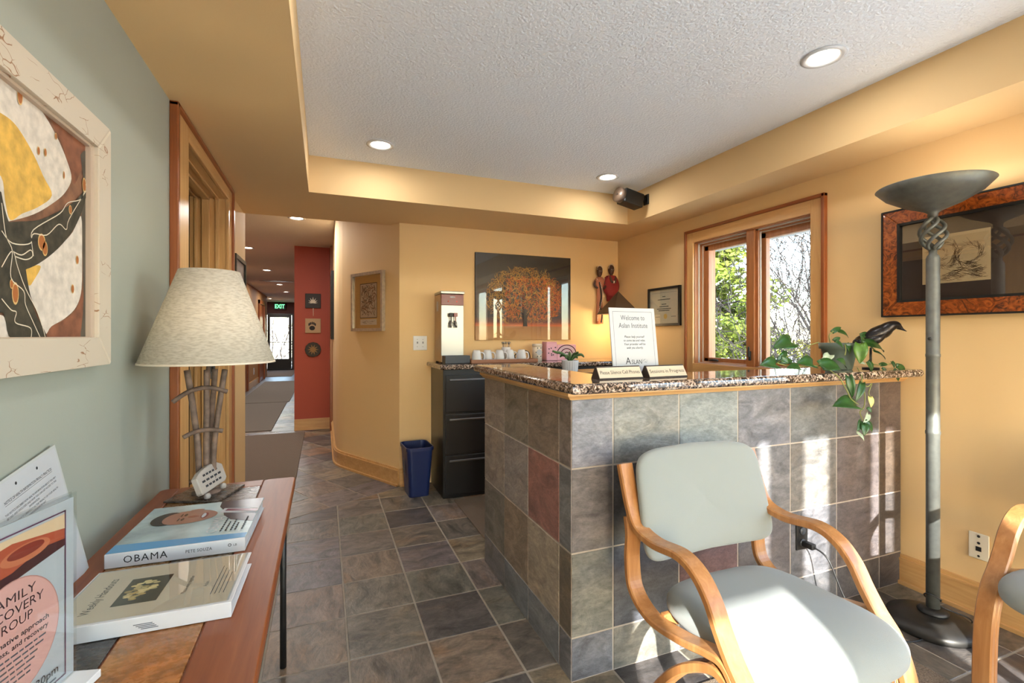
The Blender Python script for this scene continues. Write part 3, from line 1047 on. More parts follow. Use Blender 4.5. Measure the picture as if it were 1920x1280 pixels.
frame_mb(-0.33, 0.33, -0.06, 0.06, 0.02, -0.012, 0.0).xform(Matrix.Rotation(PI / 2, 4, 'X')).build('vent_frame', 'white', vt)
for k in range(3):
    MB().box(-0.31, 0.31, -0.034 + k * 0.028, -0.022 + k * 0.028, -0.012, -0.002).build('slat', 'blackplastic', vt)

# ------------------------------------------------------------------ reception counter
ct = thing('reception_counter', 'slate tiled reception counter with a pale wood moulding under its top', 'counter', (0.827, 1.507, 0))
MB().box(0.002, 1.888, 0.002, 0.15, 0, 1.03).box(0.002, 0.15, 0.15, 0.985, 0, 1.03).build('core', 'grout', ct)
MB().box(0.15, 1.888, 0.15, 0.162, 0, 1.03).box(0.15, 0.162, 0.162, 0.985, 0, 1.03).build('inner_panel', 'yellow', ct)
rows = [0.0, 0.1575, 0.4615, 0.767, 1.018]
colx = [0.0, 0.177, 0.485, 0.795, 1.105, 1.409, 1.719, 1.889]
FC = [  # bottom row first
    [(132, 134, 142), (150, 146, 136), (128, 124, 126), (116, 114, 118), (112, 112, 116), (104, 100, 102), (98, 92, 94)],
    [(140, 140, 132), (104, 106, 114), (128, 98, 100), (118, 112, 114), (120, 120, 126), (124, 116, 118), (106, 100, 100)],
    [(138, 132, 132), (88, 90, 96), (134, 130, 132), (138, 136, 138), (142, 138, 134), (122, 112, 112), (112, 96, 84)],
    [(158, 158, 168), (158, 158, 154), (156, 162, 162), (142, 142, 150), (132, 134, 136), (120, 118, 122), (118, 102, 96)]]
def face_tile(a0, a1, z0, z1, rgb, where):
    g = 0.003
    poly = [(-(a1 - a0) / 2 + g, -(z1 - z0) / 2 + g), ((a1 - a0) / 2 - g, -(z1 - z0) / 2 + g), ((a1 - a0) / 2 - g, (z1 - z0) / 2 - g), (-(a1 - a0) / 2 + g, (z1 - z0) / 2 - g)]
    mb = MB().prism(poly, 0, 0.010, 0.0015)
    if where == 'front':
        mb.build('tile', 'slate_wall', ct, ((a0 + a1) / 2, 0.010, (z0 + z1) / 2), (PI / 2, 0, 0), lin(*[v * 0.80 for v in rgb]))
    else:
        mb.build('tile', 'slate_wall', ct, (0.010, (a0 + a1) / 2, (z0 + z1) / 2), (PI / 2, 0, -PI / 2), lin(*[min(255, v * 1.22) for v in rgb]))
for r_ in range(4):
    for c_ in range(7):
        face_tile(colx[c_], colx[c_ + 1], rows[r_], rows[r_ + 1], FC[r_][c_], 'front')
coly = [0.0, 0.096, 0.389, 0.682, 0.99]
SCOL = [
    [(92, 92, 96), (98, 100, 104), (92, 94, 98), (88, 86, 88)],
    [(84, 76, 66), (124, 114, 102), (112, 98, 84), (90, 86, 80)],
    [(94, 94, 96), (116, 82, 76), (116, 110, 108), (112, 104, 98)],
    [(104, 96, 92), (102, 90, 80), (98, 92, 84), (112, 104, 98)]]
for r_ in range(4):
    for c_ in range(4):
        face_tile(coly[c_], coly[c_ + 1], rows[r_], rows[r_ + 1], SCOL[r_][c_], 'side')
# wood moulding (front leg and side leg), bevelled below
def moulding(prof, path, m, name):
    """prof: (out, z); path corner points with outward normals"""
    vs, fs = [], []
    k = len(prof)
    for (x, y, nx, ny) in path:
        vs += [(x + nx * o, y + ny * o, z) for o, z in prof]
    for i in range(len(path) - 1):
        for q in range(k):
            j = (q + 1) % k
            fs.append((i * k + q, i * k + j, (i + 1) * k + j, (i + 1) * k + q))
    fs.append(tuple(range(k)))
    fs.append(tuple(range((len(path) - 1) * k, len(path) * k)))
    return MB().add(vs, fs).build(name, m, ct)
prof = [(-0.01, 1.018), (0.010, 1.018), (0.020, 1.028), (0.028, 1.034), (0.028, 1.046), (-0.01, 1.046)]
moulding(prof, [(0.0, 0, -1, -1), (1.889, 0, 0, -1)], 'maple_x', 'wood_moulding')
moulding(prof, [(0, 0.99, -1, 0), (0, 0.0, -1, -1)], 'maple', 'wood_moulding')

def slab(poly, z0, z1, bv, name, m, parent=None, seg=4):
    bm = bmesh.new()
    vs = [bm.verts.new((x, y, z0)) for x, y in poly]
    f = bm.faces.new(vs)
    ex = bmesh.ops.extrude_face_region(bm, geom=[f])
    for q in ex['geom']:
        if isinstance(q, bmesh.types.BMVert):
            q.co.z = z1
    bmesh.ops.recalc_face_normals(bm, faces=bm.faces[:])
    ed = [e_ for e_ in bm.edges if abs(e_.verts[0].co.z - e_.verts[1].co.z) < 1e-6]
    bmesh.ops.bevel(bm, geom=ed, offset=bv, segments=seg, profile=0.5, affect='EDGES')
    me = bpy.data.meshes.new(name)
    bm.to_mesh(me)
    bm.free()
    me.materials.append(M[m] if isinstance(m, str) else m)
    return link(name, me, parent)
gt = slab([(0.78, 1.41), (2.717, 1.41), (2.717, 1.72), (1.09, 1.72), (1.09, 2.55), (0.78, 2.55)], 1.046, 1.083, 0.014, 'granite_countertop', 'granite')
tag(gt, 'polished granite top of the slate tiled reception counter', 'countertop')

# black outlet with plug on the counter front
ob = thing('electrical_outlet', 'black outlet plate low on the slate counter front', 'outlet', (1.998, 1.5068, 0.345))
MB().box(-0.036, 0.036, -0.006, 0.002, -0.058, 0.058, 0.003).build('plate', 'blackplastic', ob)
for dz in (-0.026, 0.026):
    MB().lathe([(0, 0), (0.017, 0), (0.017, 0.004), (0, 0.005)], 16).xform(Matrix.Rotation(PI / 2, 4, 'X')).build('receptacle', 'greyplastic', ob, (0, -0.006, dz))
pc = thing('power_cord', 'thin black power cord plugged into the black outlet', 'cord', (1.998, 1.49, 0.319))
MB().box(-0.014, 0.014, -0.045, 0.003, -0.012, 0.012, 0.004).build('plug', 'blackplastic', pc)
MB().tube(spline([(0, -0.045, 0), (0.01, -0.10, -0.03), (0.03, -0.15, -0.16), (0.06, -0.20, -0.27), (0.14, -0.26, -0.314), (0.30, -0.30, -0.315), (0.42, -0.20, -0.315)], 8), 0.0035, 6).build('cable', 'blackplastic', pc)

# ------------------------------------------------------------------ back counter
def file_cabinet(x0, x1, label):
    t = thing('file_cabinet', label, 'cabinet', ((x0 + x1) / 2, 3.54, 0), group='black lateral file cabinets under the back counter')
    hw = (x1 - x0) / 2
    MB().box(-hw, hw, 0.018, 0.455, 0.0, 0.985, 0.003).build('carcass', 'black_metal', t)
    for k, (z0, z1) in enumerate(((0.03, 0.325), (0.345, 0.64), (0.66, 0.945))):
        d = MB().box(-hw + 0.018, hw - 0.018, 0.0, 0.02, z0, z1, 0.003).build('drawer', 'black_metal', t)
        MB().box(-hw + 0.045, hw - 0.045, -0.010, 0.002, z1 - 0.045, z1 - 0.030, 0.003).build('handle', 'edge_metal', d)
    return t
file_cabinet(0.846, 1.76, 'black lateral file cabinet with its side showing beside the blue bin')
file_cabinet(1.775, 2.68, 'black lateral file cabinet nearest the window wall, mostly hidden')
gb = slab([(0.81, 3.50), (2.717, 3.50), (2.717, 3.997), (0.81, 3.997)], 0.988, 1.025, 0.012, 'granite_worktop', 'granite')
tag(gb, 'granite worktop on the black file cabinets along the back wall', 'countertop')
ZT = 1.0255

# hot water dispenser
wd = thing('hot_water_dispenser', 'tall stainless hot water dispenser with a red control panel', 'dispenser', (0.965, 3.80, ZT))
MB().box(-0.095, 0.095, -0.06, 0.15, 0.008, 0.555, 0.004).build('body', 'steel_side', wd)
MB().box(-0.092, 0.092, -0.064, -0.058, 0.06, 0.465, 0.002).build('front_panel', 'steel', wd)
MB().box(-0.099, 0.099, -0.075, 0.155, 0.555, 0.578, 0.004).build('lid', 'steel', wd)
rp = MB().box(-0.092, 0.092, -0.068, -0.058, 0.465, 0.552, 0.002).build('control_panel', color_mat('dark_red_panel', (120, 30, 34), 0.25), wd)
for dx in (-0.035, 0.035):
    MB().lathe([(0, 0), (0.005, 0), (0.004, 0.002), (0, 0.002)], 10).xform(Matrix.Rotation(PI / 2, 4, 'X')).build('indicator', color_mat('red_light', (255, 90, 80), 0.4), rp, (dx, -0.068, 0.495))
MB().box(-0.022, 0.022, -0.0688, -0.068, 0.527, 0.535).build('maker_plate', 'paper', rp)
for dx, cm in ((-0.018, 'blackplastic'), (0.018, 'dark_red_panel')):
    tp = MB().tube([(dx, -0.064, 0.33), (dx, -0.095, 0.325), (dx * 1.3, -0.10, 0.285)], [0.012, 0.011, 0.008], 10).build('tap', 'steel', wd)
    MB().box(dx - 0.004, dx + 0.004, -0.10, -0.088, 0.33, 0.375, 0.002).box(dx - 0.016, dx + 0.016, -0.102, -0.088, 0.372, 0.402, 0.003).build('lever', cm, tp)
MB().box(-0.085, 0.118, -0.17, -0.064, 0.0, 0.062, 0.004).build('drip_tray', 'greyplastic', wd)
MB().box(-0.097, -0.0955, 0.03, 0.08, 0.42, 0.50).build('sticker', 'paper', wd)
for dx in (-0.08, 0.08):
    for dy in (-0.04, 0.13):
        MB().lathe([(0.012, 0), (0.012, 0.009)], 10).build('foot', 'blackplastic', wd, (dx, dy, 0))

# tray and upturned mugs
tr = thing('wooden_tray', 'low brown wooden tray under the row of white mugs', 'tray', (1.375, 3.70, ZT))
MB().box(-0.285, 0.285, -0.085, 0.085, 0.0, 0.010, 0.002).build('bottom', mat('brown_tray', (150, 98, 66), 0.5), tr)
for (a, b, c, d) in ((-0.29, 0.29, -0.092, -0.082), (-0.29, 0.29, 0.082, 0.092), (-0.29, -0.28, -0.082, 0.082), (0.28, 0.29, -0.082, 0.082)):
    MB().box(a, b, c, d, 0, 0.028, 0.003).build('rim', M['brown_tray'] if 'brown_tray' in M else bpy.data.materials['brown_tray'], tr)
def mug(x, y, ang, label):
    t = thing('mug', label, 'mug', (x, y, ZT + 0.0105), ang, 'white mugs upturned on the tray')
    MB().lathe([(0.036, 0.0), (0.041, 0.0), (0.040, 0.03), (0.033, 0.075), (0.026, 0.092), (0.0, 0.092)], 24).build('cup', 'white', t)
    MB().tube(spline([(0.034, 0, 0.072), (0.056, 0, 0.066), (0.064, 0, 0.035), (0.055, 0, 0.012), (0.038, 0, 0.014)], 6), 0.0055, 8).build('handle', 'white', t)
for k, lab in enumerate(('first upturned white mug, next to the dispenser', 'second upturned white mug from the dispenser', 'third upturned white mug, the middle of five',
                         'fourth upturned white mug from the dispenser', 'fifth upturned white mug, at the far right of the row')):
    mug(1.155 + k * 0.099, 3.70 + (0.012 if k % 2 else -0.008), -0.5 + 0.12 * k, lab)
def caddy():
    t = thing('sweetener_holder', 'small glass holder of spoons behind the mugs', 'holder', (1.47, 3.845, ZT))
    MB().lathe([(0.0, 0), (0.036, 0), (0.04, 0.12), (0.037, 0.12), (0.033, 0.004), (0, 0.004)], 20).build('jar', 'white', t)
    for k in range(5):
        a = k * 1.25
        MB().tube([(0.015 * math.cos(a), 0.015 * math.sin(a), 0.01), (0.03 * math.cos(a), 0.03 * math.sin(a), 0.15)], 0.003, 6).tube([(0.03 * math.cos(a), 0.03 * math.sin(a), 0.147), (0.034 * math.cos(a), 0.034 * math.sin(a), 0.165)], [0.006, 0.009], 8).build('spoon', 'steel', t)
caddy()
tin1 = thing('tea_canister', 'round cream paper canister with a grey crest', 'canister', (1.745, 3.80, ZT))
MB().lathe([(0, 0), (0.043, 0), (0.043, 0.125), (0, 0.125)], 28).build('tube', color_mat('cream_card', (226, 214, 196), 0.5), tin1)
MB().lathe([(0.0, 0.125), (0.045, 0.125), (0.045, 0.148), (0, 0.148)], 28).build('lid', 'cream_card', tin1)
flat(ell(0, 0.075, 0.024, 0.026), 'paper', tin1, -0.0436, 'crest')
for k in range(6):
    a = k * PI / 3
    flat(ell(0.03 * math.cos(a), 0.075 + 0.042 * math.sin(a), 0.005, 0.005, 10), 'ink_pale', tin1, -0.0438, 'sprig')
tin2 = thing('pink_canister', 'pink square tea canister with dark leafy print', 'canister', (1.865, 3.80, ZT))
MB().box(-0.052, 0.052, -0.052, 0.052, 0, 0.155, 0.006).build('body', color_mat('pink_card', (222, 168, 182), 0.5), tin2)
MB().box(-0.05, 0.05, -0.05, 0.05, 0.155, 0.165, 0.004).build('lid', 'pink_card', tin2)
rr_ = random.Random(2)
for k in range(9):
    flat(ell(rr_.uniform(-.035, .035), rr_.uniform(.02, .12), 0.007, 0.005, 10, rr_.uniform(0, 3)), 'ink', tin2, -0.0526, 'leaf_print')
tb = thing('tea_box', 'flat pink and white swirled tea box propped on the back worktop', 'box', (2.03, 3.82, ZT))
MB().box(-0.095, 0.095, -0.035, 0.035, 0, 0.14, 0.004).build('carton', 'pink_card', tb)
for k in range(5):
    rr0 = 0.02 + 0.016 * k
    pts = [(rr0 * 1.2 * math.cos(a), 0.055 + rr0 * math.sin(a)) for a in [i * PI / 14 for i in range(15)]]
    pin = [((rr0 - 0.008) * 1.2 * math.cos(a), 0.055 + (rr0 - 0.008) * math.sin(a)) for a in [i * PI / 14 for i in range(14, -1, -1)]]
    flat(pts + pin, 'paper' if k % 2 else 'ink', tb, -0.0356 - 0.0001 * k, 'swirl')
flat(rect(-0.07, 0.07, 0.03, 0.06), 'paper', tb, -0.0364, 'name_band')
text('sweeteas', 0.032, 'ink', tb, (0, -0.0369, 0.045), width=0.12, bold=0.0005)
kb = thing('wicker_handle', 'thin bent wire handle standing behind the mugs', 'handle', (1.63, 3.86, ZT))
MB().tube(spline([(-0.06, 0, 0), (-0.07, 0, 0.05), (0.0, 0, 0.085), (0.06, 0, 0.07), (0.075, 0, 0)], 8), 0.005, 8).build('loop', 'blackplastic', kb)

# small succulent on the bar's inner side shelf
sp_ = thing('potted_succulent', 'small white ribbed pot with a succulent behind the bar', 'plant', (1.637, 3.0, 0.9905))
mb = MB()
n_ = 40
vs_ = []
prof_ = [(0.0, 0.0), (0.052, 0.0), (0.060, 0.07), (0.060, 0.08), (0.054, 0.08), (0.05, 0.068), (0.0, 0.068)]
for (r0, z) in prof_:
    for k in range(n_):
        a = 2 * PI * k / n_
        q = r0 * (1 + (0.02 if k % 2 else -0.02) * (1 if 0.05 < r0 and z < 0.072 else 0))
        vs_.append((q * math.cos(a), q * math.sin(a), z))
fs_ = [(i * n_ + k, i * n_ + (k + 1) % n_, (i + 1) * n_ + (k + 1) % n_, (i + 1) * n_ + k) for i in range(len(prof_) - 1) for k in range(n_)]
mb.add(vs_, fs_).build('pot', 'white', sp_)
M['succ'] = mat('succulent_green', (70, 104, 58), 0.45, var=0.3, vscale=40)
for k in range(8):
    a = k * 0.9 + 0.2
    L = (0.07, 0.11, 0.09, 0.13, 0.08, 0.12, 0.1, 0.07)[k]
    dx, dy = math.cos(a), math.sin(a)
    pth = [(0, 0, 0.066), (dx * L * .4, dy * L * .4, 0.066 + L * .45), (dx * L * .8, dy * L * .8, 0.066 + L * .55), (dx * L, dy * L, 0.066 + L * (.65 if k % 2 else .35))]
    MB().tube(spline(pth, 4), [0.004 + 0.007 * math.sin(PI * i / 12) for i in range(12)] + [0.001], 6).build('leaf', 'succ', sp_)

su = thing('shelf_unit', 'black shelf unit behind the bar carrying the small succulent', 'shelf', (1.95, 3.02, 0))
MB().box(-0.42, 0.42, -0.16, 0.16, 0.965, 0.99, 0.003).build('top_board', 'black_metal', su)
for dx in (-0.41, 0.39):
    MB().box(dx, dx + 0.02, -0.15, 0.15, 0, 0.965, 0.002).build('side_panel', 'black_metal', su)
for dz in (0.08, 0.5):
    MB().box(-0.39, 0.39, -0.15, 0.15, dz, dz + 0.02, 0.002).build('shelf', 'black_metal', su)

# lit pyramid lamp and the outlet beside it
pl = thing('pyramid_lamp', 'table lamp with a dark pyramid shade glowing warm in the corner', 'lamp', (2.56, 3.76, ZT))
MB().lathe([(0.06, 0), (0.06, 0.012), (0.012, 0.03), (0.010, 0.36)], 20).build('stem', 'bronze', pl)
sh_ = MB().add([(-0.145, -0.145, 0.42), (0.145, -0.145, 0.42), (0.145, 0.145, 0.42), (-0.145, 0.145, 0.42), (0, 0, 0.635)], [(0, 1, 4), (1, 2, 4), (2, 3, 4), (3, 0, 4)])
so_ = sh_.build('shade', mat('dark_pyramid_metal', (92, 74, 60), 0.5, metal=0.3), pl)
so_.rotation_euler = (0, 0, 0.0)
MB().lathe([(0.0, 0.36), (0.022, 0.375), (0.03, 0.41), (0.018, 0.44), (0, 0.45)], 16).build('bulb', 'bulb', pl)
l = bpy.data.lights.new('pyramid_bulb', 'POINT')
l.energy = 3.2
l.color = (1.0, 0.72, 0.38)
l.shadow_soft_size = 0.03
lo = bpy.data.objects.new('pyramid_bulb', l)
COL.objects.link(lo)
lo.parent = pl
lo.location = (0, 0, 0.345)
ow = thing('wall_outlet', 'ivory wall outlet with a plug in the window wall beside the lit lamp', 'outlet', (XR - 0.001, 3.61, 1.085), -PI / 2)
MB().box(-0.036, 0.036, -0.006, 0, -0.058, 0.058, 0.003).build('plate', 'ivory', ow)
MB().box(-0.014, 0.014, -0.034, -0.006, 0.008, 0.036, 0.004).build('plug', 'blackplastic', ow)
MB().box(-0.013, 0.013, -0.008, -0.006, -0.036, -0.010, 0.001).build('receptacle', 'white', ow)

# ------------------------------------------------------------------ waste bin, mats
bn = thing('waste_bin', 'navy blue plastic waste bin beside the file cabinet', 'bin', (0.685, 3.78, 0), 0.05)
def ring(hx, hy, r0, z, n=6):
    pts = []
    for (sx, sy, a0) in ((1, 1, 0), (-1, 1, PI / 2), (-1, -1, PI), (1, -1, 3 * PI / 2)):
        for k in range(n):
            a = a0 + (PI / 2) * k / (n - 1)
            pts.append((sx * (hx - r0) + r0 * math.cos(a), sy * (hy - r0) + r0 * math.sin(a), z))
    return pts
rings = [ring(0.078, 0.105, 0.03, 0.0), ring(0.10, 0.135, 0.035, 0.36), ring(0.108, 0.143, 0.038, 0.36), ring(0.108, 0.143, 0.038, 0.385), ring(0.100, 0.135, 0.035, 0.385), ring(0.074, 0.10, 0.03, 0.012)]
nn = len(rings[0])
vs = [p for q in rings for p in q]
fs = [(i * nn + k, i * nn + (k + 1) % nn, (i + 1) * nn + (k + 1) % nn, (i + 1) * nn + k) for i in range(5) for k in range(nn)]
fs += [tuple(range(nn))[::-1], tuple(range(5 * nn, 6 * nn))]
MB().add(vs, fs).build('tub', 'bin', bn)
MB().add([(-0.097, -0.03, 0.17), (-0.097, 0.03, 0.17), (-0.1005, 0.03, 0.27), (-0.1005, -0.03, 0.27)], [(0, 1, 2, 3)]).build('recycling_mark', 'ink_pale', bn)

def floor_mat(x0, x1, y0, y1, label, m, h=0.008):
    o = slab([(x0 - (x0 + x1) / 2, y0 - (y0 + y1) / 2), (x1 - (x0 + x1) / 2, y0 - (y0 + y1) / 2), (x1 - (x0 + x1) / 2, y1 - (y0 + y1) / 2), (x0 - (x0 + x1) / 2, y1 - (y0 + y1) / 2)], 0.0005, h, 0.003, 'floor_mat', m, None, 2)
    o.location = ((x0 + x1) / 2, (y0 + y1) / 2, 0)
    return tag(o, label, 'mat')
floor_mat(0.915, 1.85, 2.05, 3.50, 'ribbed taupe mat behind the reception counter', 'matrib')
floor_mat(-1.15, -0.225, 4.35, 6.66, 'ribbed brown mat at the near end of the hall', 'matrib')
floor_mat(-1.50, -0.635, 6.92, 9.75, 'second runner mat, first one past the red wall', 'matrib2', 0.010)
floor_mat(-1.46, -0.60, 9.80, 14.2, 'third runner mat further down the hall', 'matrib2', 0.010)
floor_mat(-1.75, -0.90, 15.8, 18.5, 'dark mat before the glass door at the end of the hall', 'rug', 0.010)
floor_mat(1.20, 2.10, -1.0, 1.33, 'speckled brown grey carpet under the near armchair', 'rug', 0.007)

# ------------------------------------------------------------------ bentwood armchairs
def armchair(name, label, loc, rz):
    t = thing(name, label, 'armchair', loc, rz, 'bentwood armchairs with sage grey upholstery')
    OY = 1.03
    sx_ = 0.275
    arm = [(1.330, .815), (1.308, .75), (1.285, .69), (1.25, .635), (1.17, .617), (1.06, .628), (.995, .608), (.947, .562), (.912, .50), (.878, .448), (.835, .392), (.803, .30), (.79, .18), (.785, .0)]
    loop = [(1.292, .655), (1.283, .60), (1.288, .52), (1.268, .43), (1.18, .385), (1.05, .400), (.955, .425), (.895, .43), (.855, .385), (.822, .29), (.810, .17), (.806, .0)]
    rear = [(.86, .375), (.93, .395), (1.03, .335), (1.115, .245), (1.19, .13), (1.25, .0)]
    for s in (-1, 1):
        side_ = bpy.data.objects.new('side_frame', None)
        COL.objects.link(side_)
        side_.parent = t
        MB().strip(spline([(s * sx_, y - OY, z) for y, z in arm], 7), 0.026, 0.0115).build('arm_and_front_leg', 'bentwood', side_)
        MB().strip(spline([(s * sx_, y - OY, z) for y, z in loop], 7), 0.026, 0.0105).build('seat_loop', 'bentwood', side_)
        MB().strip(spline([(s * (sx_ - 0.001), y - OY, z) for y, z in rear], 7), 0.024, 0.013).build('rear_leg', 'bentwood', side_)
    MB().box(-sx_ + 0.02, sx_ - 0.02, -0.145, -0.125, 0.345, 0.395, 0.004).box(-sx_ + 0.02, sx_ - 0.02, 0.125, 0.145, 0.362, 0.402, 0.004).build('stretcher', 'bentwood', t)
    # seat cushion
    def sg(v, e_):
        return math.copysign(abs(v) ** e_, v)
    def seat(u, v):
        a = 2 * PI * u
        b = PI * (v - 0.5)
        cb = abs(math.cos(b)) ** 0.32 if abs(math.cos(b)) > 1e-9 else 0
        x = 0.252 * cb * sg(math.cos(a), 0.42)
        y = 0.245 * cb * sg(math.sin(a), 0.42)
        z = 0.044 * sg(math.sin(b), 0.75)
        fr = max(0.0, (-y - 0.08) / 0.165)
        z += -0.030 * fr * fr + 0.010 * (1 - (x / 0.252) ** 2) * (1 if z > 0 else 0.2)
        if z > 0:
            dd = ((x - 0.03) ** 2 / 0.0022 + (y - 0.07) ** 2 / 0.0004)
            z -= 0.012 * math.exp(-dd)
        x *= 1.0 + 0.03 * (-y / 0.245)
        return (x, y - 0.045, z + 0.425 + 0.02 * (-y))
    MB().grid(seat, 64, 28, True).build('seat_cushion', 'fabric', t)
    def back(u, v):
        a = 2 * PI * u
        b = PI * (v - 0.5)
        cb = abs(math.cos(b)) ** 0.28 if abs(math.cos(b)) > 1e-9 else 0
        x = 0.268 * cb * sg(math.cos(a), 0.24)
        z = 0.163 * cb * sg(math.sin(a), 0.30)
        y = 0.026 * sg(math.sin(b), 0.8)
        z += 0.014 * (1 - (x / 0.268) ** 2) * (1 if z > 0 else 0.3)
        x *= 1.0 - 0.03 * (z / 0.163)
        y += -0.35 * x * x + 0.012
        return (x, y + 0.238 + 0.24 * z, z + 0.687)
    MB().grid(back, 64, 24, True).build('back_cushion', 'fabric', t)
    return t
armchair('armchair', 'bentwood armchair with sage grey cushions in front of the counter', (1.205, 1.03, 0.0075), 0)
armchair('armchair', 'second bentwood armchair at the right edge, past the floor lamp', (2.29, 0.62, 0.001), -PI / 2)
th_ = tag(MB().tube(spline([(0, 0, 0), (0.004, -0.002, -0.05), (-0.002, 0.001, -0.10), (0.003, 0, -0.14)], 5), 0.0016, 5).build('loose_thread', 'white', None, (1.40, 0.795, 0.385)), 'white loose thread hanging from the front corner of the seat', 'thread')

# ------------------------------------------------------------------ torchiere floor lamp
fl = thing('floor_lamp', 'dark metal torchiere floor lamp with a twisted cage neck', 'lamp', (2.445, 1.235, 0))
MB().lathe([(0.0, 0), (0.150, 0), (0.156, 0.012), (0.150, 0.032), (0.11, 0.046), (0.05, 0.056), (0.0, 0.058)], 40).build('base', 'lampbase', fl, (-0.02, 0.0, 0))
MB().lathe([(0.052, 0.055), (0.055, 0.062), (0.045, 0.072), (0.03, 0.078)], 24).build('base_collar', 'blackplastic', fl)
MB().lathe([(0.024, 0.06), (0.024, 0.82), (0.026, 0.825), (0.026, 0.835), (0.024, 0.84), (0.024, 1.155), (0.0255, 1.158), (0.0255, 1.168), (0.024, 1.17), (0.024, 1.58), (0.02, 1.592), (0.014, 1.60), (0.014, 1.63), (0.0, 1.63)], 24).build('pole', 'bronze', fl)
cg = bpy.data.objects.new('twisted_cage', None)
COL.objects.link(cg)
cg.parent = fl
for k in range(5):
    pts = []
    for i in range(17):
        q = i / 16
        a = 2 * PI * k / 5 + q * 3.4
        r0 = 0.010 + 0.036 * math.sin(PI * q) ** 0.8
        pts.append((r0 * math.cos(a), r0 * math.sin(a), 1.62 + 0.135 * q))
    MB().tube(pts, 0.0075, 8).build('cage_bar', 'bronze', cg)
MB().lathe([(0.016, 1.745), (0.018, 1.775), (0.03, 1.785), (0.10, 1.815), (0.165, 1.855), (0.20, 1.893), (0.197, 1.896), (0.16, 1.862), (0.095, 1.822), (0.0, 1.795)], 48).build('bowl_shade', 'bronze', fl)
l = bpy.data.lights.new('torchiere_bulb', 'POINT')
l.energy = 1.4
l.color = (1.0, 0.95, 0.88)
l.shadow_soft_size = 0.04
lo = bpy.data.objects.new('torchiere_bulb', l)
COL.objects.link(lo)
lo.parent = fl
lo.location = (0, 0, 1.862)
MB().lathe([(0.0, 1.798), (0.02, 1.80), (0.022, 1.815), (0.0, 1.822)], 16).build('bulb', 'bulb', fl)
MB().tube([(-0.024, -0.0, 1.235), (-0.036, -0.006, 1.235)], [0.006, 0.007], 8).build('switch_knob', 'blackplastic', fl)
MB().tube(spline([(0.03, 0.02, 0.085), (0.0, -0.03, 0.12), (-0.03, 0.0, 0.14), (0.0, 0.03, 0.11), (0.04, -0.02, 0.075), (0.10, -0.07, 0.05), (0.14, -0.07, 0.022), (0.15, -0.06, 0.006)], 7), 0.003, 6).build('flex', 'blackplastic', fl)

# phone plate on the right wall
pp = thing('phone_jack_plate', 'ivory telephone jack plate on the wall beside the floor lamp', 'wall plate', (XR - 0.001, 1.20, 0.309), -PI / 2)
MB().box(-0.036, 0.036, -0.006, 0, -0.058, 0.058, 0.003).build('plate', 'ivory', pp)
MB().box(-0.010, 0.010, -0.0075, -0.006, -0.022, -0.002, 0.0005).build('jack', 'blackplastic', pp)
for dz, r0 in ((0.044, 0.006), (0.014, 0.006), (-0.044, 0.005)):
    MB().lathe([(0, 0), (r0, 0), (r0 * .8, 0.0015), (0, 0.0015)], 12).xform(Matrix.Rotation(PI / 2, 4, 'X')).build('screw', 'blackplastic', pp, (0, -0.006, dz))
# light switches on the back wall
sw = thing('switch_plate', 'white double light switch plate left of the dispenser', 'switch', (0.7535, YB - 0.001, 1.183))
MB().box(-0.058, 0.058, -0.006, 0, -0.06, 0.06, 0.003).build('plate', 'white', sw)
for dx in (-0.023, 0.023):
    MB().box(dx - 0.005, dx + 0.005, -0.014, -0.006, -0.004, 0.012, 0.002).build('toggle', 'edge_metal', sw)
    for dz in (-0.03, 0.03):
        MB().lathe([(0, 0), (0.003, 0), (0, 0.001)], 8).xform(Matrix.Rotation(PI / 2, 4, 'X')).build('screw', 'edge_metal', sw, (dx, -0.006, dz))
# speaker in the ceiling corner
sk = thing('wall_speaker', 'black speaker on a bracket in the corner of the tray ceiling', 'speaker', (2.378, 3.10, 2.32), 0)
MB().box(-0.012, 0.0, -0.03, 0.03, -0.04, 0.04, 0.003).build('wall_plate', 'blackplastic', sk)
MB().tube([(-0.01, 0, 0), (-0.06, 0.01, 0)], 0.014, 10).build('bracket_arm', 'blackplastic', sk)
bx = bpy.data.objects.new('cabinet', None)
COL.objects.link(bx)
bx.parent = sk
bx.location = (-0.135, 0.02, -0.005)
bx.rotation_euler = (0, math.radians(10), math.radians(4))
MB().box(-0.095, 0.085, -0.052, 0.052, -0.055, 0.055, 0.008).build('grille', 'blackplastic', bx)
MB().lathe([(0.0, 0), (0.05, 0), (0.062, 0.008), (0.062, 0.05), (0, 0.05)], 24).xform(Matrix.Rotation(-PI / 2, 4, 'Y') @ Matrix.Scale(0.93, 4)).build('end_cap', 'brownplastic', bx, (-0.088, 0, 0))
MB().box(-0.142, -0.139, -0.012, 0.004, -0.004, 0.002).build('badge', 'edge_metal', bx)
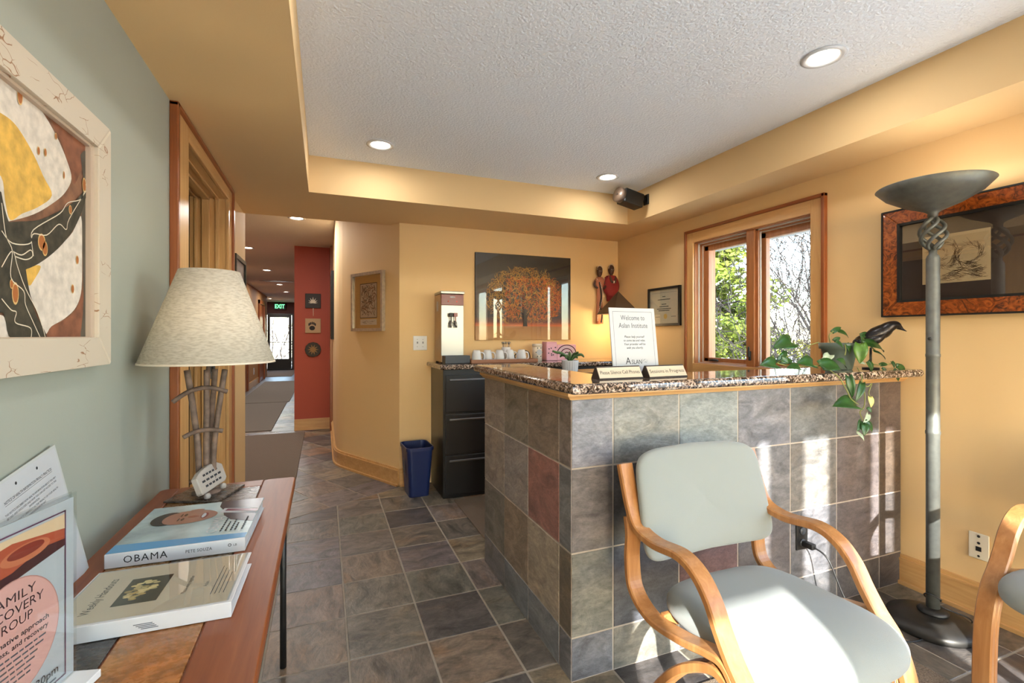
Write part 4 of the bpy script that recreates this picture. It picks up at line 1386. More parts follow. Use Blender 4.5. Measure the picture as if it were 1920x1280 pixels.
PAINT = {
  'white_field': [[(0.06, 0.243), (0.118, 0.243), (0.184, 0.243), (0.25, 0.237), (0.314, 0.206), (0.359, 0.168), (0.381, 0.132), (0.349, 0.089), (0.292, 0.049), (0.224, 0.011), (0.141, -0.022), (0.06, -0.049)], [(0.189, -0.109), (0.25, -0.082), (0.325, -0.037), (0.386, 0.007), (0.428, 0.055), (0.434, -0.029), (0.431, -0.121), (0.404, -0.168), (0.349, -0.198), (0.292, -0.217), (0.268, -0.233), (0.24, -0.194), (0.217, -0.162), (0.202, -0.137)], [(0.06, -0.21), (0.118, -0.199), (0.133, -0.213), (0.153, -0.245), (0.06, -0.244)]],
  'yellow_patch': [[(0.06, 0.167), (0.118, 0.172), (0.153, 0.171), (0.184, 0.159), (0.224, 0.133), (0.26, 0.1), (0.294, 0.069), (0.24, 0.03), (0.184, 0.003), (0.146, -0.018), (0.13, 0.015), (0.118, 0.056), (0.06, 0.066)], [(0.189, -0.109), (0.224, -0.094), (0.25, -0.093), (0.224, -0.124), (0.206, -0.136)]],
  'dark_band': [[(0.452, 0.179), (0.452, 0.134), (0.399, 0.086), (0.325, 0.043), (0.24, 0.003), (0.15, -0.021), (0.06, -0.052), (0.06, -0.137), (0.118, -0.122), (0.193, -0.106), (0.26, -0.078), (0.337, -0.03), (0.404, 0.03), (0.452, 0.107)], [(0.118, 0.027), (0.13, -0.005), (0.15, -0.035), (0.184, -0.07), (0.206, -0.142), (0.232, -0.194), (0.271, -0.246), (0.153, -0.245), (0.13, -0.208), (0.118, -0.194), (0.06, -0.201), (0.06, 0.01)]],
  'grey_edge': [[(0.431, 0.056), (0.452, 0.1), (0.452, -0.248), (0.426, -0.248), (0.442, -0.146)], [(0.426, 0.204), (0.452, 0.222), (0.452, 0.168), (0.448, 0.132)]],
  'rust_patch': [[(0.292, 0.243), (0.349, 0.243), (0.452, 0.243), (0.452, 0.208), (0.399, 0.125), (0.378, 0.15), (0.344, 0.193), (0.303, 0.225)], [(0.268, -0.246), (0.281, -0.221), (0.349, -0.202), (0.404, -0.175), (0.442, -0.127), (0.426, -0.248)]],
}
SPOTS = [(0.175, 0.229, 0.0073, 0.0131), (0.264, -0.052, 0.0088, 0.0131), (0.442, 0.135, 0.0073, 0.0146), (0.373, 0.057, 0.0058, 0.0088), (0.252, -0.041, 0.0117, 0.0146), (0.16, -0.156, 0.0088, 0.0175), (0.407, -0.055, 0.0058, 0.0088), (0.384, -0.127, 0.0058, 0.0088), (0.148, -0.139, 0.0044, 0.0073), (0.344, 0.129, 0.0029, 0.0073), (0.24, 0.147, 0.0044, 0.0073), (0.266, 0.153, 0.0044, 0.0073), (0.309, 0.204, 0.0044, 0.0058)]
PLINES = [[(0.118, 0.007), (0.13, -0.049), (0.15, -0.076), (0.146, -0.127), (0.187, -0.149), (0.193, -0.175), (0.217, -0.206), (0.25, -0.246)], [(0.118, -0.044), (0.15, -0.061), (0.211, -0.05), (0.221, -0.021), (0.325, 0.037), (0.361, 0.07), (0.426, 0.097), (0.452, 0.141)], [(0.221, -0.075), (0.217, -0.032), (0.271, -0.022), (0.321, 0.012), (0.354, 0.007), (0.368, 0.035), (0.452, 0.124)], [(0.15, -0.076), (0.18, -0.079), (0.211, -0.064), (0.217, -0.076), (0.193, -0.086), (0.158, -0.085)], [(0.118, -0.111), (0.15, -0.076), (0.167, -0.104), (0.193, -0.143), (0.24, -0.194), (0.268, -0.246)], [(0.118, -0.169), (0.146, -0.188), (0.163, -0.192), (0.16, -0.212), (0.211, -0.222), (0.211, -0.246)]]
LEAVES = [((1.936, 1.5, 1.223), (1.816, 1.488, 1.202), 0.62, 0), ((1.911, 1.5, 1.156), (1.826, 1.488, 1.135), 0.7, 0), ((1.791, 1.46, 1.129), (1.693, 1.448, 1.131), 0.6, 0), ((1.816, 1.46, 1.15), (1.851, 1.448, 1.128), 0.7, 0), ((2.032, 1.47, 1.123), (1.924, 1.458, 1.135), 0.62, 0), ((1.923, 1.45, 1.108), (1.832, 1.438, 1.118), 0.5, 0), ((2.04, 1.44, 1.115), (2.158, 1.428, 1.113), 0.62, 0), ((2.181, 1.5, 1.161), (2.121, 1.488, 1.129), 0.6, 1), ((2.283, 1.56, 1.265), (2.333, 1.548, 1.293), 0.42, 0), ((2.327, 1.56, 1.271), (2.396, 1.548, 1.242), 0.42, 0), ((2.235, 1.52, 1.223), (2.264, 1.508, 1.242), 0.6, 0), ((2.223, 1.5, 1.219), (2.263, 1.488, 1.185), 0.6, 0), ((2.296, 1.5, 1.209), (2.307, 1.488, 1.16), 0.6, 0), ((2.329, 1.46, 1.209), (2.31, 1.448, 1.12), 0.62, 2), ((2.44, 1.52, 1.207), (2.413, 1.508, 1.253), 0.5, 0), ((2.497, 1.56, 1.248), (2.557, 1.548, 1.258), 0.5, 0), ((2.431, 1.5, 1.213), (2.576, 1.488, 1.179), 0.42, 0), ((2.468, 1.48, 1.173), (2.541, 1.468, 1.139), 0.3, 0), ((2.381, 1.46, 1.125), (2.399, 1.448, 1.077), 0.7, 0), ((2.322, 1.46, 1.122), (2.354, 1.448, 1.117), 0.5, 1), ((2.49, 1.47, 1.107), (2.532, 1.458, 1.112), 0.5, 0), ((2.488, 1.46, 1.093), (2.507, 1.448, 1.073), 0.5, 0), ((2.577, 1.47, 1.121), (2.58, 1.458, 1.091), 0.6, 0), ((2.599, 1.46, 1.1), (2.659, 1.448, 1.074), 0.5, 0), ((2.54, 1.44, 1.083), (2.566, 1.428, 1.028), 0.5, 0), ((2.11, 1.37, 1.072), (2.119, 1.358, 0.979), 0.36, 0), ((2.199, 1.37, 1.042), (2.146, 1.358, 0.964), 0.32, 0), ((2.156, 1.36, 0.948), (1.998, 1.348, 0.966), 0.52, 0), ((2.252, 1.37, 0.976), (2.243, 1.358, 0.932), 0.5, 3), ((2.234, 1.37, 0.93), (2.243, 1.358, 0.909), 0.6, 0), ((2.242, 1.37, 0.902), (2.194, 1.358, 0.866), 0.4, 1), ((2.199, 1.37, 0.873), (2.153, 1.358, 0.837), 0.55, 0), ((2.204, 1.36, 0.87), (2.241, 1.348, 0.824), 0.6, 0), ((2.189, 1.355, 0.862), (2.17, 1.343, 0.816), 0.6, 0), ((2.165, 1.37, 0.825), (2.201, 1.358, 0.788), 0.35, 1), ((2.228, 1.46, 1.109), (2.16, 1.448, 1.145), 0.55, 0), ((2.096, 1.48, 1.121), (2.12, 1.468, 1.163), 0.5, 1)]
VINES = [[(2.174, 1.55, 1.216), (2.056, 1.52, 1.2), (1.963, 1.5, 1.174), (1.904, 1.5, 1.156), (1.804, 1.47, 1.13)], [(1.936, 1.5, 1.223), (2.002, 1.51, 1.217), (2.056, 1.52, 1.203)], [(1.804, 1.47, 1.13), (1.86, 1.46, 1.118), (1.936, 1.46, 1.114), (2.061, 1.46, 1.113)], [(2.081, 1.46, 1.11), (2.048, 1.4, 1.09), (2.058, 1.375, 1.065), (2.097, 1.37, 1.01), (2.124, 1.37, 0.973), (2.172, 1.37, 0.948)], [(2.307, 1.46, 1.098), (2.241, 1.4, 1.066), (2.212, 1.38, 1.032), (2.222, 1.375, 0.986), (2.21, 1.37, 0.936), (2.182, 1.37, 0.911), (2.213, 1.37, 0.863)], [(2.22, 1.385, 1.031), (2.251, 1.38, 1.021), (2.279, 1.38, 1.033), (2.258, 1.38, 0.997), (2.26, 1.375, 0.975)], [(2.281, 1.5, 1.204), (2.258, 1.48, 1.18), (2.236, 1.47, 1.157)], [(2.268, 1.56, 1.213), (2.26, 1.56, 1.248), (2.29, 1.56, 1.268)], [(2.428, 1.47, 1.114), (2.49, 1.47, 1.105), (2.585, 1.475, 1.11), (2.625, 1.47, 1.097)], [(2.417, 1.52, 1.207), (2.447, 1.51, 1.212), (2.484, 1.49, 1.177)]]
BIRD = [(2.495, 1.58, 1.217, 0.0025), (2.517, 1.57, 1.212, 0.0144), (2.536, 1.55, 1.23, 0.0306), (2.559, 1.53, 1.253, 0.0365), (2.582, 1.51, 1.271, 0.0348), (2.595, 1.49, 1.291, 0.0263), (2.614, 1.475, 1.299, 0.0204), (2.628, 1.465, 1.288, 0.0127), (2.635, 1.455, 1.278, 0.0055), (2.649, 1.445, 1.268, 0.0008)]

# ------------------------------------------------------------------ pictures and wall pieces
def strokes(parent, n, region, ln, wd, m, y, name, seed, curl=1.2, maskf=None, aim=None):
    """many thin drawn strokes as flat ribbons in the picture plane"""
    r = random.Random(seed)
    mb = MB()
    x0, x1, z0, z1 = region
    made = 0
    tries = 0
    while made < n and tries < n * 20:
        tries += 1
        x, z = r.uniform(x0, x1), r.uniform(z0, z1)
        if maskf and not maskf(x, z, r):
            continue
        a = aim(x, z, r) if aim else r.uniform(0, 2 * PI)
        L = ln * r.uniform(0.5, 1.5)
        w_ = wd * r.uniform(0.6, 1.3)
        k = r.uniform(-curl, curl)
        pts = []
        px, pz, aa = x, z, a
        for i in range(5):
            pts.append((px, pz, aa))
            px += math.cos(aa) * L / 4
            pz += math.sin(aa) * L / 4
            aa += k / 4
        if not all(x0 <= q[0] <= x1 and z0 <= q[1] <= z1 for q in pts):
            continue
        vs = []
        for i, (qx, qz, qa) in enumerate(pts):
            tw = w_ * (1 - 0.5 * abs(i - 2) / 2)
            vs += [(qx - math.sin(qa) * tw, y, qz + math.cos(qa) * tw), (qx + math.sin(qa) * tw, y, qz - math.cos(qa) * tw)]
        mb.add(vs, [(2 * i, 2 * i + 1, 2 * i + 3, 2 * i + 2) for i in range(4)])
        made += 1
    o = mb.build(name, m, parent)
    o['kind'] = 'stuff'
    return o

# glossy autumn tree print on the back wall
tp = thing('tree_picture', 'large glossy black print of an orange autumn tree on the back wall', 'picture', (1.705, YB - 0.001, 1.592))
W2, H2 = 0.472, 0.386
m_, nt_, p_ = new_mat('night_sky_print')
tc_ = N(nt_, 'ShaderNodeTexCoord')
sx__ = N(nt_, 'ShaderNodeSeparateXYZ')
nt_.links.new(tc_.outputs['Object'], sx__.inputs[0])
mr_ = N(nt_, 'ShaderNodeMapRange')
mr_.inputs['From Min'].default_value = -H2
mr_.inputs['From Max'].default_value = H2
nt_.links.new(sx__.outputs['Z'], mr_.inputs['Value'])
rp_ = ramp(nt_, [(0.0, lin(176, 132, 74)), (0.155, lin(150, 100, 50)), (0.168, lin(190, 92, 26)), (0.21, lin(96, 44, 22)), (0.27, lin(36, 27, 30)), (0.6, lin(20, 18, 21)), (1.0, lin(13, 12, 14))])
nt_.links.new(mr_.outputs[0], rp_.inputs[0])
nt_.links.new(rp_.outputs[0], p_.inputs['Base Color'])
p_.inputs['Roughness'].default_value = 0.4
MB().box(-W2, W2, -0.018, 0, -H2, H2, 0.002).build('panel', m_, tp)
def crown(x, z, r):
    q = (x / 0.375) ** 2 + ((z - 0.0) / 0.275) ** 2
    return q < 1 and r.random() < 0.35 + 0.65 * q and not (abs(x) < 0.03 and z < -0.1)
color_mat('ochre_leaf', (186, 128, 44)); color_mat('orange_leaf', (206, 98, 30)); color_mat('gold_leaf', (214, 170, 78)); color_mat('trunk_print', (22, 16, 14))
strokes(tp, 900, (-0.38, 0.38, -0.24, 0.285), 0.045, 0.0015, 'ochre_leaf', -0.0184, 'ochre_twigs', 1, 3.2, crown)
strokes(tp, 800, (-0.20, 0.38, -0.20, 0.20), 0.04, 0.0016, 'orange_leaf', -0.0187, 'orange_twigs', 2, 3.2, crown)
strokes(tp, 420, (-0.38, 0.30, -0.10, 0.285), 0.04, 0.0012, 'gold_leaf', -0.0190, 'gold_twigs', 3, 3.2, crown)
flat([(-0.02, -0.262), (-0.012, -0.20), (-0.05, -0.12), (-0.01, -0.16), (0.0, -0.08), (0.012, -0.16), (0.05, -0.12), (0.018, -0.20), (0.026, -0.262)], 'trunk_print', tp, -0.0192, 'trunk_shape')
MB().box(-W2, W2, -0.0215, -0.0205, -H2, H2).build('glossy_face', pane_mat('gloss_face', (1, 1, 1), 0.035), tp)

# beaded wall figures
def figure(name, label, loc, robe):
    t = thing(name, label, 'figurine', loc)
    skin_ = color_mat('dark_carved_wood', (74, 46, 36), 0.4)
    MB().lathe([(0, 0.02), (0.018, 0.012), (0.016, 0.035), (0.026, 0.05), (0.034, 0.08), (0.030, 0.11), (0.016, 0.128), (0, 0.132)], 18).xform(Matrix.Translation((0, -0.035, 0.275)) @ Matrix.Diagonal((0.9, 0.8, 1, 1))).build('head', skin_, t)
    for sx_ in (-1, 1):
        MB().lathe([(0, -0.004), (0.004, 0), (0, 0.004)], 8).build('eye', 'paper', t, (sx_ * 0.010, -0.060, 0.358))
    MB().lathe([(0.0, -0.004), (0.005, 0.0), (0.0, 0.016)], 8).build('nose', skin_, t, (0, -0.063, 0.342))
    MB().box(-0.008, 0.008, -0.062, -0.056, 0.326, 0.330, 0.001).build('mouth', color_mat('lip_red', (120, 50, 44)), t)
    pale = color_mat('bead_white', (220, 206, 190), 0.4)
    bead = MB().lathe([(0, -0.006), (0.006, 0), (0, 0.006)], 8).mesh('bead')
    bead.materials.append(pale)
    for k in range(9):
        a = PI * (0.08 + 0.84 * k / 8)
        link('bead', bead, t, (0.034 * math.cos(a), -0.045, 0.362 + 0.052 * math.sin(a)))
    for k in range(9):
        a = PI + PI * k / 8
        link('bead', bead, t, (0.042 * math.cos(a), -0.055, 0.285 + 0.03 * math.sin(a)))
    if robe:
        MB().grid(lambda u, v: (0.085 * math.cos(2 * PI * u) * (0.55 + 0.55 * math.sin(PI * min(1, v * 1.05)) ** 0.7) * (1 + 0.06 * math.sin(10 * PI * u)), -0.035 + 0.032 * math.sin(2 * PI * u), 0.30 - 0.20 * v), 40, 12, True).build('robe', color_mat('crimson_robe', (132, 34, 34), 0.8), t)
        for sx_ in (-1, 1):
            MB().tube(spline([(sx_ * 0.03, -0.055, 0.29), (sx_ * 0.02, -0.075, 0.24), (sx_ * 0.006, -0.078, 0.235)], 5), [0.011] * 10 + [0.008], 8).build('arm', skin_, t)
        MB().lathe([(0.0, 0.0), (0.012, 0.0), (0.016, 0.02), (0, 0.02)], 10).build('white_pendant', pale, t, (0, -0.072, 0.225))
        MB().box(-0.05, 0.05, -0.05, -0.02, 0.05, 0.115, 0.01).build('skirt', color_mat('crimson_robe', (132, 34, 34)), t)
    else:
        cop = color_mat('copper_cloth', (176, 112, 84), 0.7)
        MB().lathe([(0.0, -0.15), (0.040, -0.15), (0.034, -0.02), (0.028, 0.10), (0.030, 0.18), (0.046, 0.24), (0.052, 0.27), (0.030, 0.30), (0.0, 0.30)], 18).xform(Matrix.Translation((0, -0.035, 0)) @ Matrix.Diagonal((1, 0.7, 1, 1))).build('gown', cop, t)
        for k in range(26):
            q = k / 25
            o = link('bead', bead, t, (-0.012 + 0.03 * math.sin(q * 5.0), -0.066, 0.24 - 0.36 * q))
        MB().tube(spline([(-0.02, -0.063, 0.25), (0.0, -0.066, 0.12), (-0.012, -0.064, 0.02), (0.012, -0.066, -0.06), (0.0, -0.066, -0.14)], 6), 0.007, 6).build('black_sash', 'blackplastic', t)
        for sx_ in (-1, 1):
            MB().tube(spline([(sx_ * 0.046, -0.035, 0.265), (sx_ * 0.062, -0.045, 0.22), (sx_ * 0.035, -0.06, 0.19)], 5), 0.010, 8).build('arm', skin_, t)
figure('beaded_figurine', 'slim beaded figurine in a copper gown hung by the tree print', (2.485, YB - 0.002, 1.51), False)
figure('robed_figurine', 'figurine in a crimson robe hung in the corner above the pyramid lamp', (2.618, YB - 0.002, 1.53), True)

# certificate on the right wall
ce = thing('framed_certificate', 'small black framed certificate between the corner and the window', 'picture', (XR - 0.001, 3.30, 1.495), -PI / 2)
frame_members(-0.205, 0.205, -0.165, 0.165, 0.020, -0.022, 0, 'blackplastic', ce)
MB().box(-0.19, 0.19, -0.010, -0.004, -0.15, 0.15).build('certificate', color_mat('cream_certificate', (206, 196, 178)), ce)
flat(rect(-0.16, 0.16, 0.118, 0.120), 'ink_pale', ce, -0.0106, 'border_line')
for (z, w_) in ((0.085, 0.04), (0.06, 0.16), (0.02, 0.06), (0.0, 0.12), (-0.02, 0.18), (-0.035, 0.14)):
    flat(rect(-w_ / 2, w_ / 2, z - 0.003, z + 0.003), 'ink', ce, -0.0106, 'script_line')
flat(ell(0.02, -0.085, 0.022, 0.022), color_mat('gold_seal', (214, 176, 96)), ce, -0.0106, 'seal')
for dx in (-0.08, 0.12):
    flat(rect(dx - 0.03, dx + 0.03, -0.09, -0.086), 'ink_pale', ce, -0.0106, 'signature')
MB().box(-0.188, 0.188, -0.0145, -0.0135, -0.148, 0.148).build('glass', 'glazing', ce)

# burl framed drawing on the right wall
m_, nt_, p_ = new_mat('burl_veneer')
tc_ = N(nt_, 'ShaderNodeTexCoord')
n1_ = N(nt_, 'ShaderNodeTexNoise')
n1_.inputs['Scale'].default_value = 26
n1_.inputs['Detail'].default_value = 8
n1_.inputs['Distortion'].default_value = 2.5
nt_.links.new(tc_.outputs['Object'], n1_.inputs['Vector'])
r_ = ramp(nt_, [(0.32, lin(60, 24, 10)), (0.5, lin(136, 66, 24)), (0.7, lin(178, 98, 40))])
nt_.links.new(n1_.outputs['Fac'], r_.inputs[0])
nt_.links.new(r_.outputs[0], p_.inputs['Base Color'])
p_.inputs['Roughness'].default_value = 0.3
p_.inputs['Coat Weight'].default_value = 0.4
M['burl'] = m_
lp = thing('framed_drawing', 'large burl framed drawing of a resting animal behind the floor lamp', 'picture', (XR - 0.001, 1.22, 1.612), -PI / 2)
frame_members(-0.362, 0.362, -0.27, 0.27, 0.008, -0.034, 0, 'blackplastic', lp, 'outer_lip')
frame_members(-0.355, 0.355, -0.263, 0.263, 0.066, -0.030, 0, 'burl', lp)
frame_members(-0.290, 0.290, -0.198, 0.198, 0.012, -0.032, -0.002, 'blackplastic', lp, 'inner_lip')
MB().box(-0.285, 0.285, -0.012, -0.004, -0.193, 0.193).build('mat_board', color_mat('umber_mat', (70, 54, 48), 0.8), lp)
DX0, DX1, DZ0, DZ1 = -0.19, 0.065, -0.118, 0.11
flat(rect(DX0, DX1, DZ0, DZ1), color_mat('tan_paper', (206, 178, 140)), lp, -0.0125, 'paper')
def lobe(cx, cz, rx, rz):
    return lambda x, z, r: abs(((x - cx) / rx) ** 2 + ((z - cz) / rz) ** 2 - 0.75) < 0.3
sep = color_mat('sepia_line', (92, 66, 46))
reg = (DX0 + 0.008, DX1 - 0.008, DZ0 + 0.008, DZ1 - 0.008)
tang = lambda cx, cz: (lambda x, z, r: math.atan2(z - cz, x - cx) + PI / 2 + r.uniform(-.5, .5))
strokes(lp, 120, reg, 0.03, 0.0006, sep, -0.0128, 'mane_hatching', 5, 1.2, lobe(-0.105, 0.02, 0.055, 0.07), tang(-0.105, 0.02))
strokes(lp, 70, reg, 0.018, 0.0006, sep, -0.0128, 'face_hatching', 6, 1.0, lobe(-0.115, 0.02, 0.022, 0.03), tang(-0.115, 0.02))
strokes(lp, 110, reg, 0.035, 0.0006, sep, -0.0128, 'haunch_hatching', 7, 0.8, lobe(-0.015, 0.005, 0.055, 0.045), tang(-0.015, 0.005))
strokes(lp, 150, reg, 0.03, 0.0007, sep, -0.0128, 'ground_hatching', 8, 0.5, lambda x, z, r: z < -0.03 - 0.5 * abs(x + 0.02) and r.random() < 0.9, lambda x, z, r: r.uniform(-0.5, 0.5))
MB().box(-0.28, 0.28, -0.0195, -0.0185, -0.188, 0.188).build('glass', 'glazing', lp)

# silver framed art on the angled wall
aw = Vector((0.3725, 4.385))
ar = thing('framed_art', 'silver framed small print with a gold mat on the angled wall', 'picture', (aw.x + 0.0005, aw.y - 0.0009, 1.545), math.atan2(4.0 - 4.72, 0.583 - 0.20))
SILV = mat('silver_frame', (190, 180, 164), 0.35, metal=0.6, var=0.15, vscale=40)
frame_members(-0.245, 0.245, -0.26, 0.26, 0.026, -0.032, 0, SILV, ar)
MB().box(-0.23, 0.23, -0.010, -0.004, -0.245, 0.245).build('mat_board', color_mat('gold_mat', (200, 158, 96), 0.7), ar)
flat(rect(-0.125, 0.14, -0.145, 0.165), 'ink', ar, -0.0104, 'print_border')
flat(rect(-0.118, 0.133, -0.138, 0.158), color_mat('old_print_paper', (188, 170, 152)), ar, -0.0107, 'print')
flat(rect(-0.12, 0.135, -0.205, -0.155), color_mat('caption_paper', (214, 200, 184)), ar, -0.0104, 'caption_strip')
strokes(ar, 90, (-0.11, 0.125, -0.13, 0.15), 0.05, 0.004, color_mat('print_brown', (120, 84, 66)), -0.0110, 'print_shapes', 12, 2.0)
strokes(ar, 60, (-0.11, 0.125, -0.13, 0.15), 0.04, 0.003, 'ink', -0.0112, 'print_lines', 13, 2.0)
strokes(ar, 26, (-0.10, 0.12, -0.195, -0.165), 0.03, 0.001, 'ink', -0.0108, 'caption_script', 14, 0.4, None, lambda x, z, r: r.uniform(-.3, .3))
MB().box(-0.222, 0.222, -0.0165, -0.0155, -0.237, 0.237).build('glass', 'glazing', ar)

# black framed picture on the end of the left wall, and an edge-on one in the hall
bf = thing('framed_picture', 'black framed picture on the left wall just before the hall', 'picture', (XL + 0.001, 3.865, 1.52), PI / 2)
frame_members(-0.225, 0.225, -0.28, 0.28, 0.028, -0.022, 0, 'blackplastic', bf)
MB().box(-0.205, 0.205, -0.008, -0.003, -0.26, 0.26).build('mat_board', color_mat('lilac_grey_mat', (150, 142, 146)), bf)
flat(rect(-0.10, 0.10, -0.13, 0.15), color_mat('tan_image', (168, 126, 88)), bf, -0.0085, 'image')
hp = thing('hall_picture', 'dark framed picture seen edge-on past the angled wall', 'picture', (0.109, 6.15, 1.60), -PI / 2)
frame_members(-0.26, 0.26, -0.40, 0.40, 0.035, -0.03, 0, 'blackplastic', hp)
MB().box(-0.24, 0.24, -0.012, -0.004, -0.38, 0.38).build('image', 'maroon', hp)

# three small art tiles on the red wall
for (zc_, nm, lab) in ((1.702, 'leaf', 'top art tile with a pale leaf on the red hall wall'), (1.373, 'paw', 'middle art tile with a black paw print on the red hall wall'), (1.058, 'flower', 'bottom round art tile with a gold flower on the red hall wall')):
    t = thing('art_tile', lab, 'art tile', (-0.132, 6.829, zc_), group='art tiles stacked on the red wall')
    if nm == 'flower':
        MB().prism(ell(0, 0, 0.1, 0.1, 12), 0, 0.02, 0.003).xform(Matrix.Rotation(PI / 2, 4, 'X')).build('plaque', color_mat('dark_olive_tile', (52, 46, 38)), t)
        for k in range(10):
            a = k * PI / 5
            flat([(0, 0), (0.03 * math.cos(a - 0.3), 0.03 * math.sin(a - 0.3)), (0.072 * math.cos(a), 0.072 * math.sin(a)), (0.03 * math.cos(a + 0.3), 0.03 * math.sin(a + 0.3))], color_mat('gold_petal', (150, 112, 60)), t, -0.0206, 'petal')
    else:
        MB().box(-0.095, 0.095, -0.02, 0, -0.096, 0.096, 0.004).build('plaque', color_mat('charcoal_tile', (48, 44, 42)) if nm == 'leaf' else color_mat('sand_tile', (186, 156, 118)), t)
        if nm == 'leaf':
            for k in range(7):
                a = PI / 2 + (k - 3) * 0.48
                L = 0.085 - 0.008 * abs(k - 3)
                flat([(0, -0.03), (0.45 * L * math.cos(a - 0.25), -0.03 + 0.45 * L * math.sin(a - 0.25)), (L * math.cos(a), -0.03 + L * math.sin(a)), (0.45 * L * math.cos(a + 0.25), -0.03 + 0.45 * L * math.sin(a + 0.25))], color_mat('pale_leaf', (226, 218, 198)), t, -0.0206, 'leaflet')
            MB().tube([(0, -0.014, -0.02), (0.004, -0.016, -0.20)], [0.006, 0.003], 6).build('stem', 'pale_leaf', t)
        else:
            flat(ell(-0.01, -0.03, 0.035, 0.03, 16), 'trunk_print', t, -0.0206, 'paw_pad')
            for k in range(5):
                a = PI / 2 + (k - 2) * 0.42
                flat(ell(-0.01 + 0.05 * math.cos(a), -0.02 + 0.055 * math.sin(a), 0.009, 0.02, 12), 'trunk_print', t, -0.0206, 'toe')

# exit sign
ex = thing('exit_sign', 'green lit EXIT sign above the glass door at the end of the hall', 'sign', (-1.45, 18.70, 2.26))
MB().box(-0.19, 0.19, -0.04, 0.06, -0.11, 0.11, 0.006).build('housing', 'blackplastic', ex)
MB().box(-0.02, 0.02, -0.01, 0.03, 0.11, 0.162).build('stem', 'blackplastic', ex)
text('EXIT', 0.2, emit('exit_green', (90, 230, 130), 2.0), ex, (0, -0.042, 0.0), bold=0.004, width=0.31)
hs = thing('hall_switch', 'small white wall plate low on the left hall wall', 'wall plate', (-1.599, 13.2, 0.36), PI / 2)
MB().box(-0.06, 0.06, -0.008, 0, -0.08, 0.08, 0.003).build('plate', 'white', hs)
MB().box(-0.012, 0.012, -0.012, -0.008, -0.03, 0.03, 0.001).build('rocker', 'ivory', hs)

# abstract painting on the sage wall
m_, nt_, p_ = new_mat('crackle_paint')
tc_ = N(nt_, 'ShaderNodeTexCoord')
mp_ = N(nt_, 'ShaderNodeMapping')
mp_.inputs['Scale'].default_value = (18, 18, 42)
nt_.links.new(tc_.outputs['Object'], mp_.inputs['Vector'])
ns_ = N(nt_, 'ShaderNodeTexNoise')
ns_.inputs['Scale'].default_value = 0.6
va_ = N(nt_, 'ShaderNodeVectorMath', operation='MULTIPLY_ADD')
va_.inputs[1].default_value = (1.6, 1.6, 1.6)
nt_.links.new(mp_.outputs[0], ns_.inputs['Vector'])
nt_.links.new(ns_.outputs['Color'], va_.inputs[0])
nt_.links.new(mp_.outputs[0], va_.inputs[2])
vo_ = N(nt_, 'ShaderNodeTexVoronoi', feature='DISTANCE_TO_EDGE')
vo_.inputs['Scale'].default_value = 0.8
nt_.links.new(va_.outputs[0], vo_.inputs['Vector'])
nb_ = N(nt_, 'ShaderNodeTexNoise')
nb_.inputs['Scale'].default_value = 9
nt_.links.new(tc_.outputs['Object'], nb_.inputs['Vector'])
mm_ = N(nt_, 'ShaderNodeMapRange')
mm_.inputs['From Min'].default_value = 0.40
mm_.inputs['From Max'].default_value = 0.58
mm_.inputs['To Min'].default_value = 0.12
mm_.inputs['To Max'].default_value = 0.0
nt_.links.new(nb_.outputs['Fac'], mm_.inputs['Value'])
ad_ = N(nt_, 'ShaderNodeMath', operation='ADD')
nt_.links.new(vo_.outputs['Distance'], ad_.inputs[0])
nt_.links.new(mm_.outputs[0], ad_.inputs[1])
r_ = ramp(nt_, [(0.006, lin(146, 102, 66)), (0.020, lin(204, 192, 174))])
nt_.links.new(ad_.outputs[0], r_.inputs[0])
nt_.links.new(r_.outputs[0], p_.inputs['Base Color'])
p_.inputs['Roughness'].default_value = 0.55
M['crackle'] = m_
pt = thing('abstract_painting', 'abstract yellow, white and brown painting in a crackled cream frame', 'painting', (XL + 0.001, 1.04, 1.486), PI / 2)
frame_members(-0.545, 0.545, -0.314, 0.314, 0.072, -0.034, 0, 'crackle', pt)
frame_members(-0.475, 0.475, -0.262, 0.257, 0.022, -0.024, -0.004, mat('frame_inner_lip', (196, 176, 156), 0.6), pt, 'inner_lip')
MB().box(-0.47, 0.47, -0.013, -0.004, -0.256, 0.251).build('canvas', mat('brown_ground', (128, 88, 64), 0.7, var=0.45, vscale=22, bump=0.3, bscale=60), pt)
PM = {'white_field': mat('chalky_white', (214, 204, 192), 0.75, var=0.16, vscale=48, bump=0.3, bscale=80), 'yellow_patch': mat('chrome_yellow', (216, 172, 80), 0.75, var=0.22, vscale=40, bump=0.3, bscale=80),
      'dark_band': mat('bottle_black', (58, 54, 42), 0.7, var=0.55, vscale=45), 'grey_edge': mat('smoke_grey', (84, 76, 66), 0.7, var=0.3, vscale=20), 'rust_patch': mat('burnt_umber', (128, 78, 54), 0.7, var=0.4, vscale=24)}
for i_, k_ in enumerate(('rust_patch', 'grey_edge', 'white_field', 'yellow_patch', 'dark_band')):
    for q_, poly in enumerate(PAINT[k_]):
        sm = [tuple(q) for q in spline([(p[0], p[1], 0) for p in poly + [poly[0]]], 4)][:-1]
        sm = [(max(-0.455, min(0.452, p[0])), max(-0.245, min(0.240, p[1]))) for p in sm]
        flat(sm, PM[k_], pt, -0.0134 - 0.0003 * i_ - 0.0001 * q_, k_)
for (x, z, rx, rz) in SPOTS:
    flat(ell(x, z, rx * 1.25, rz * 1.25, 16), color_mat('pale_outline', (214, 180, 120)), pt, -0.0151, 'spot_outline')
    flat(ell(x, z, rx, rz, 16), color_mat('sienna_spot', (168, 98, 44)), pt, -0.0153, 'spot')
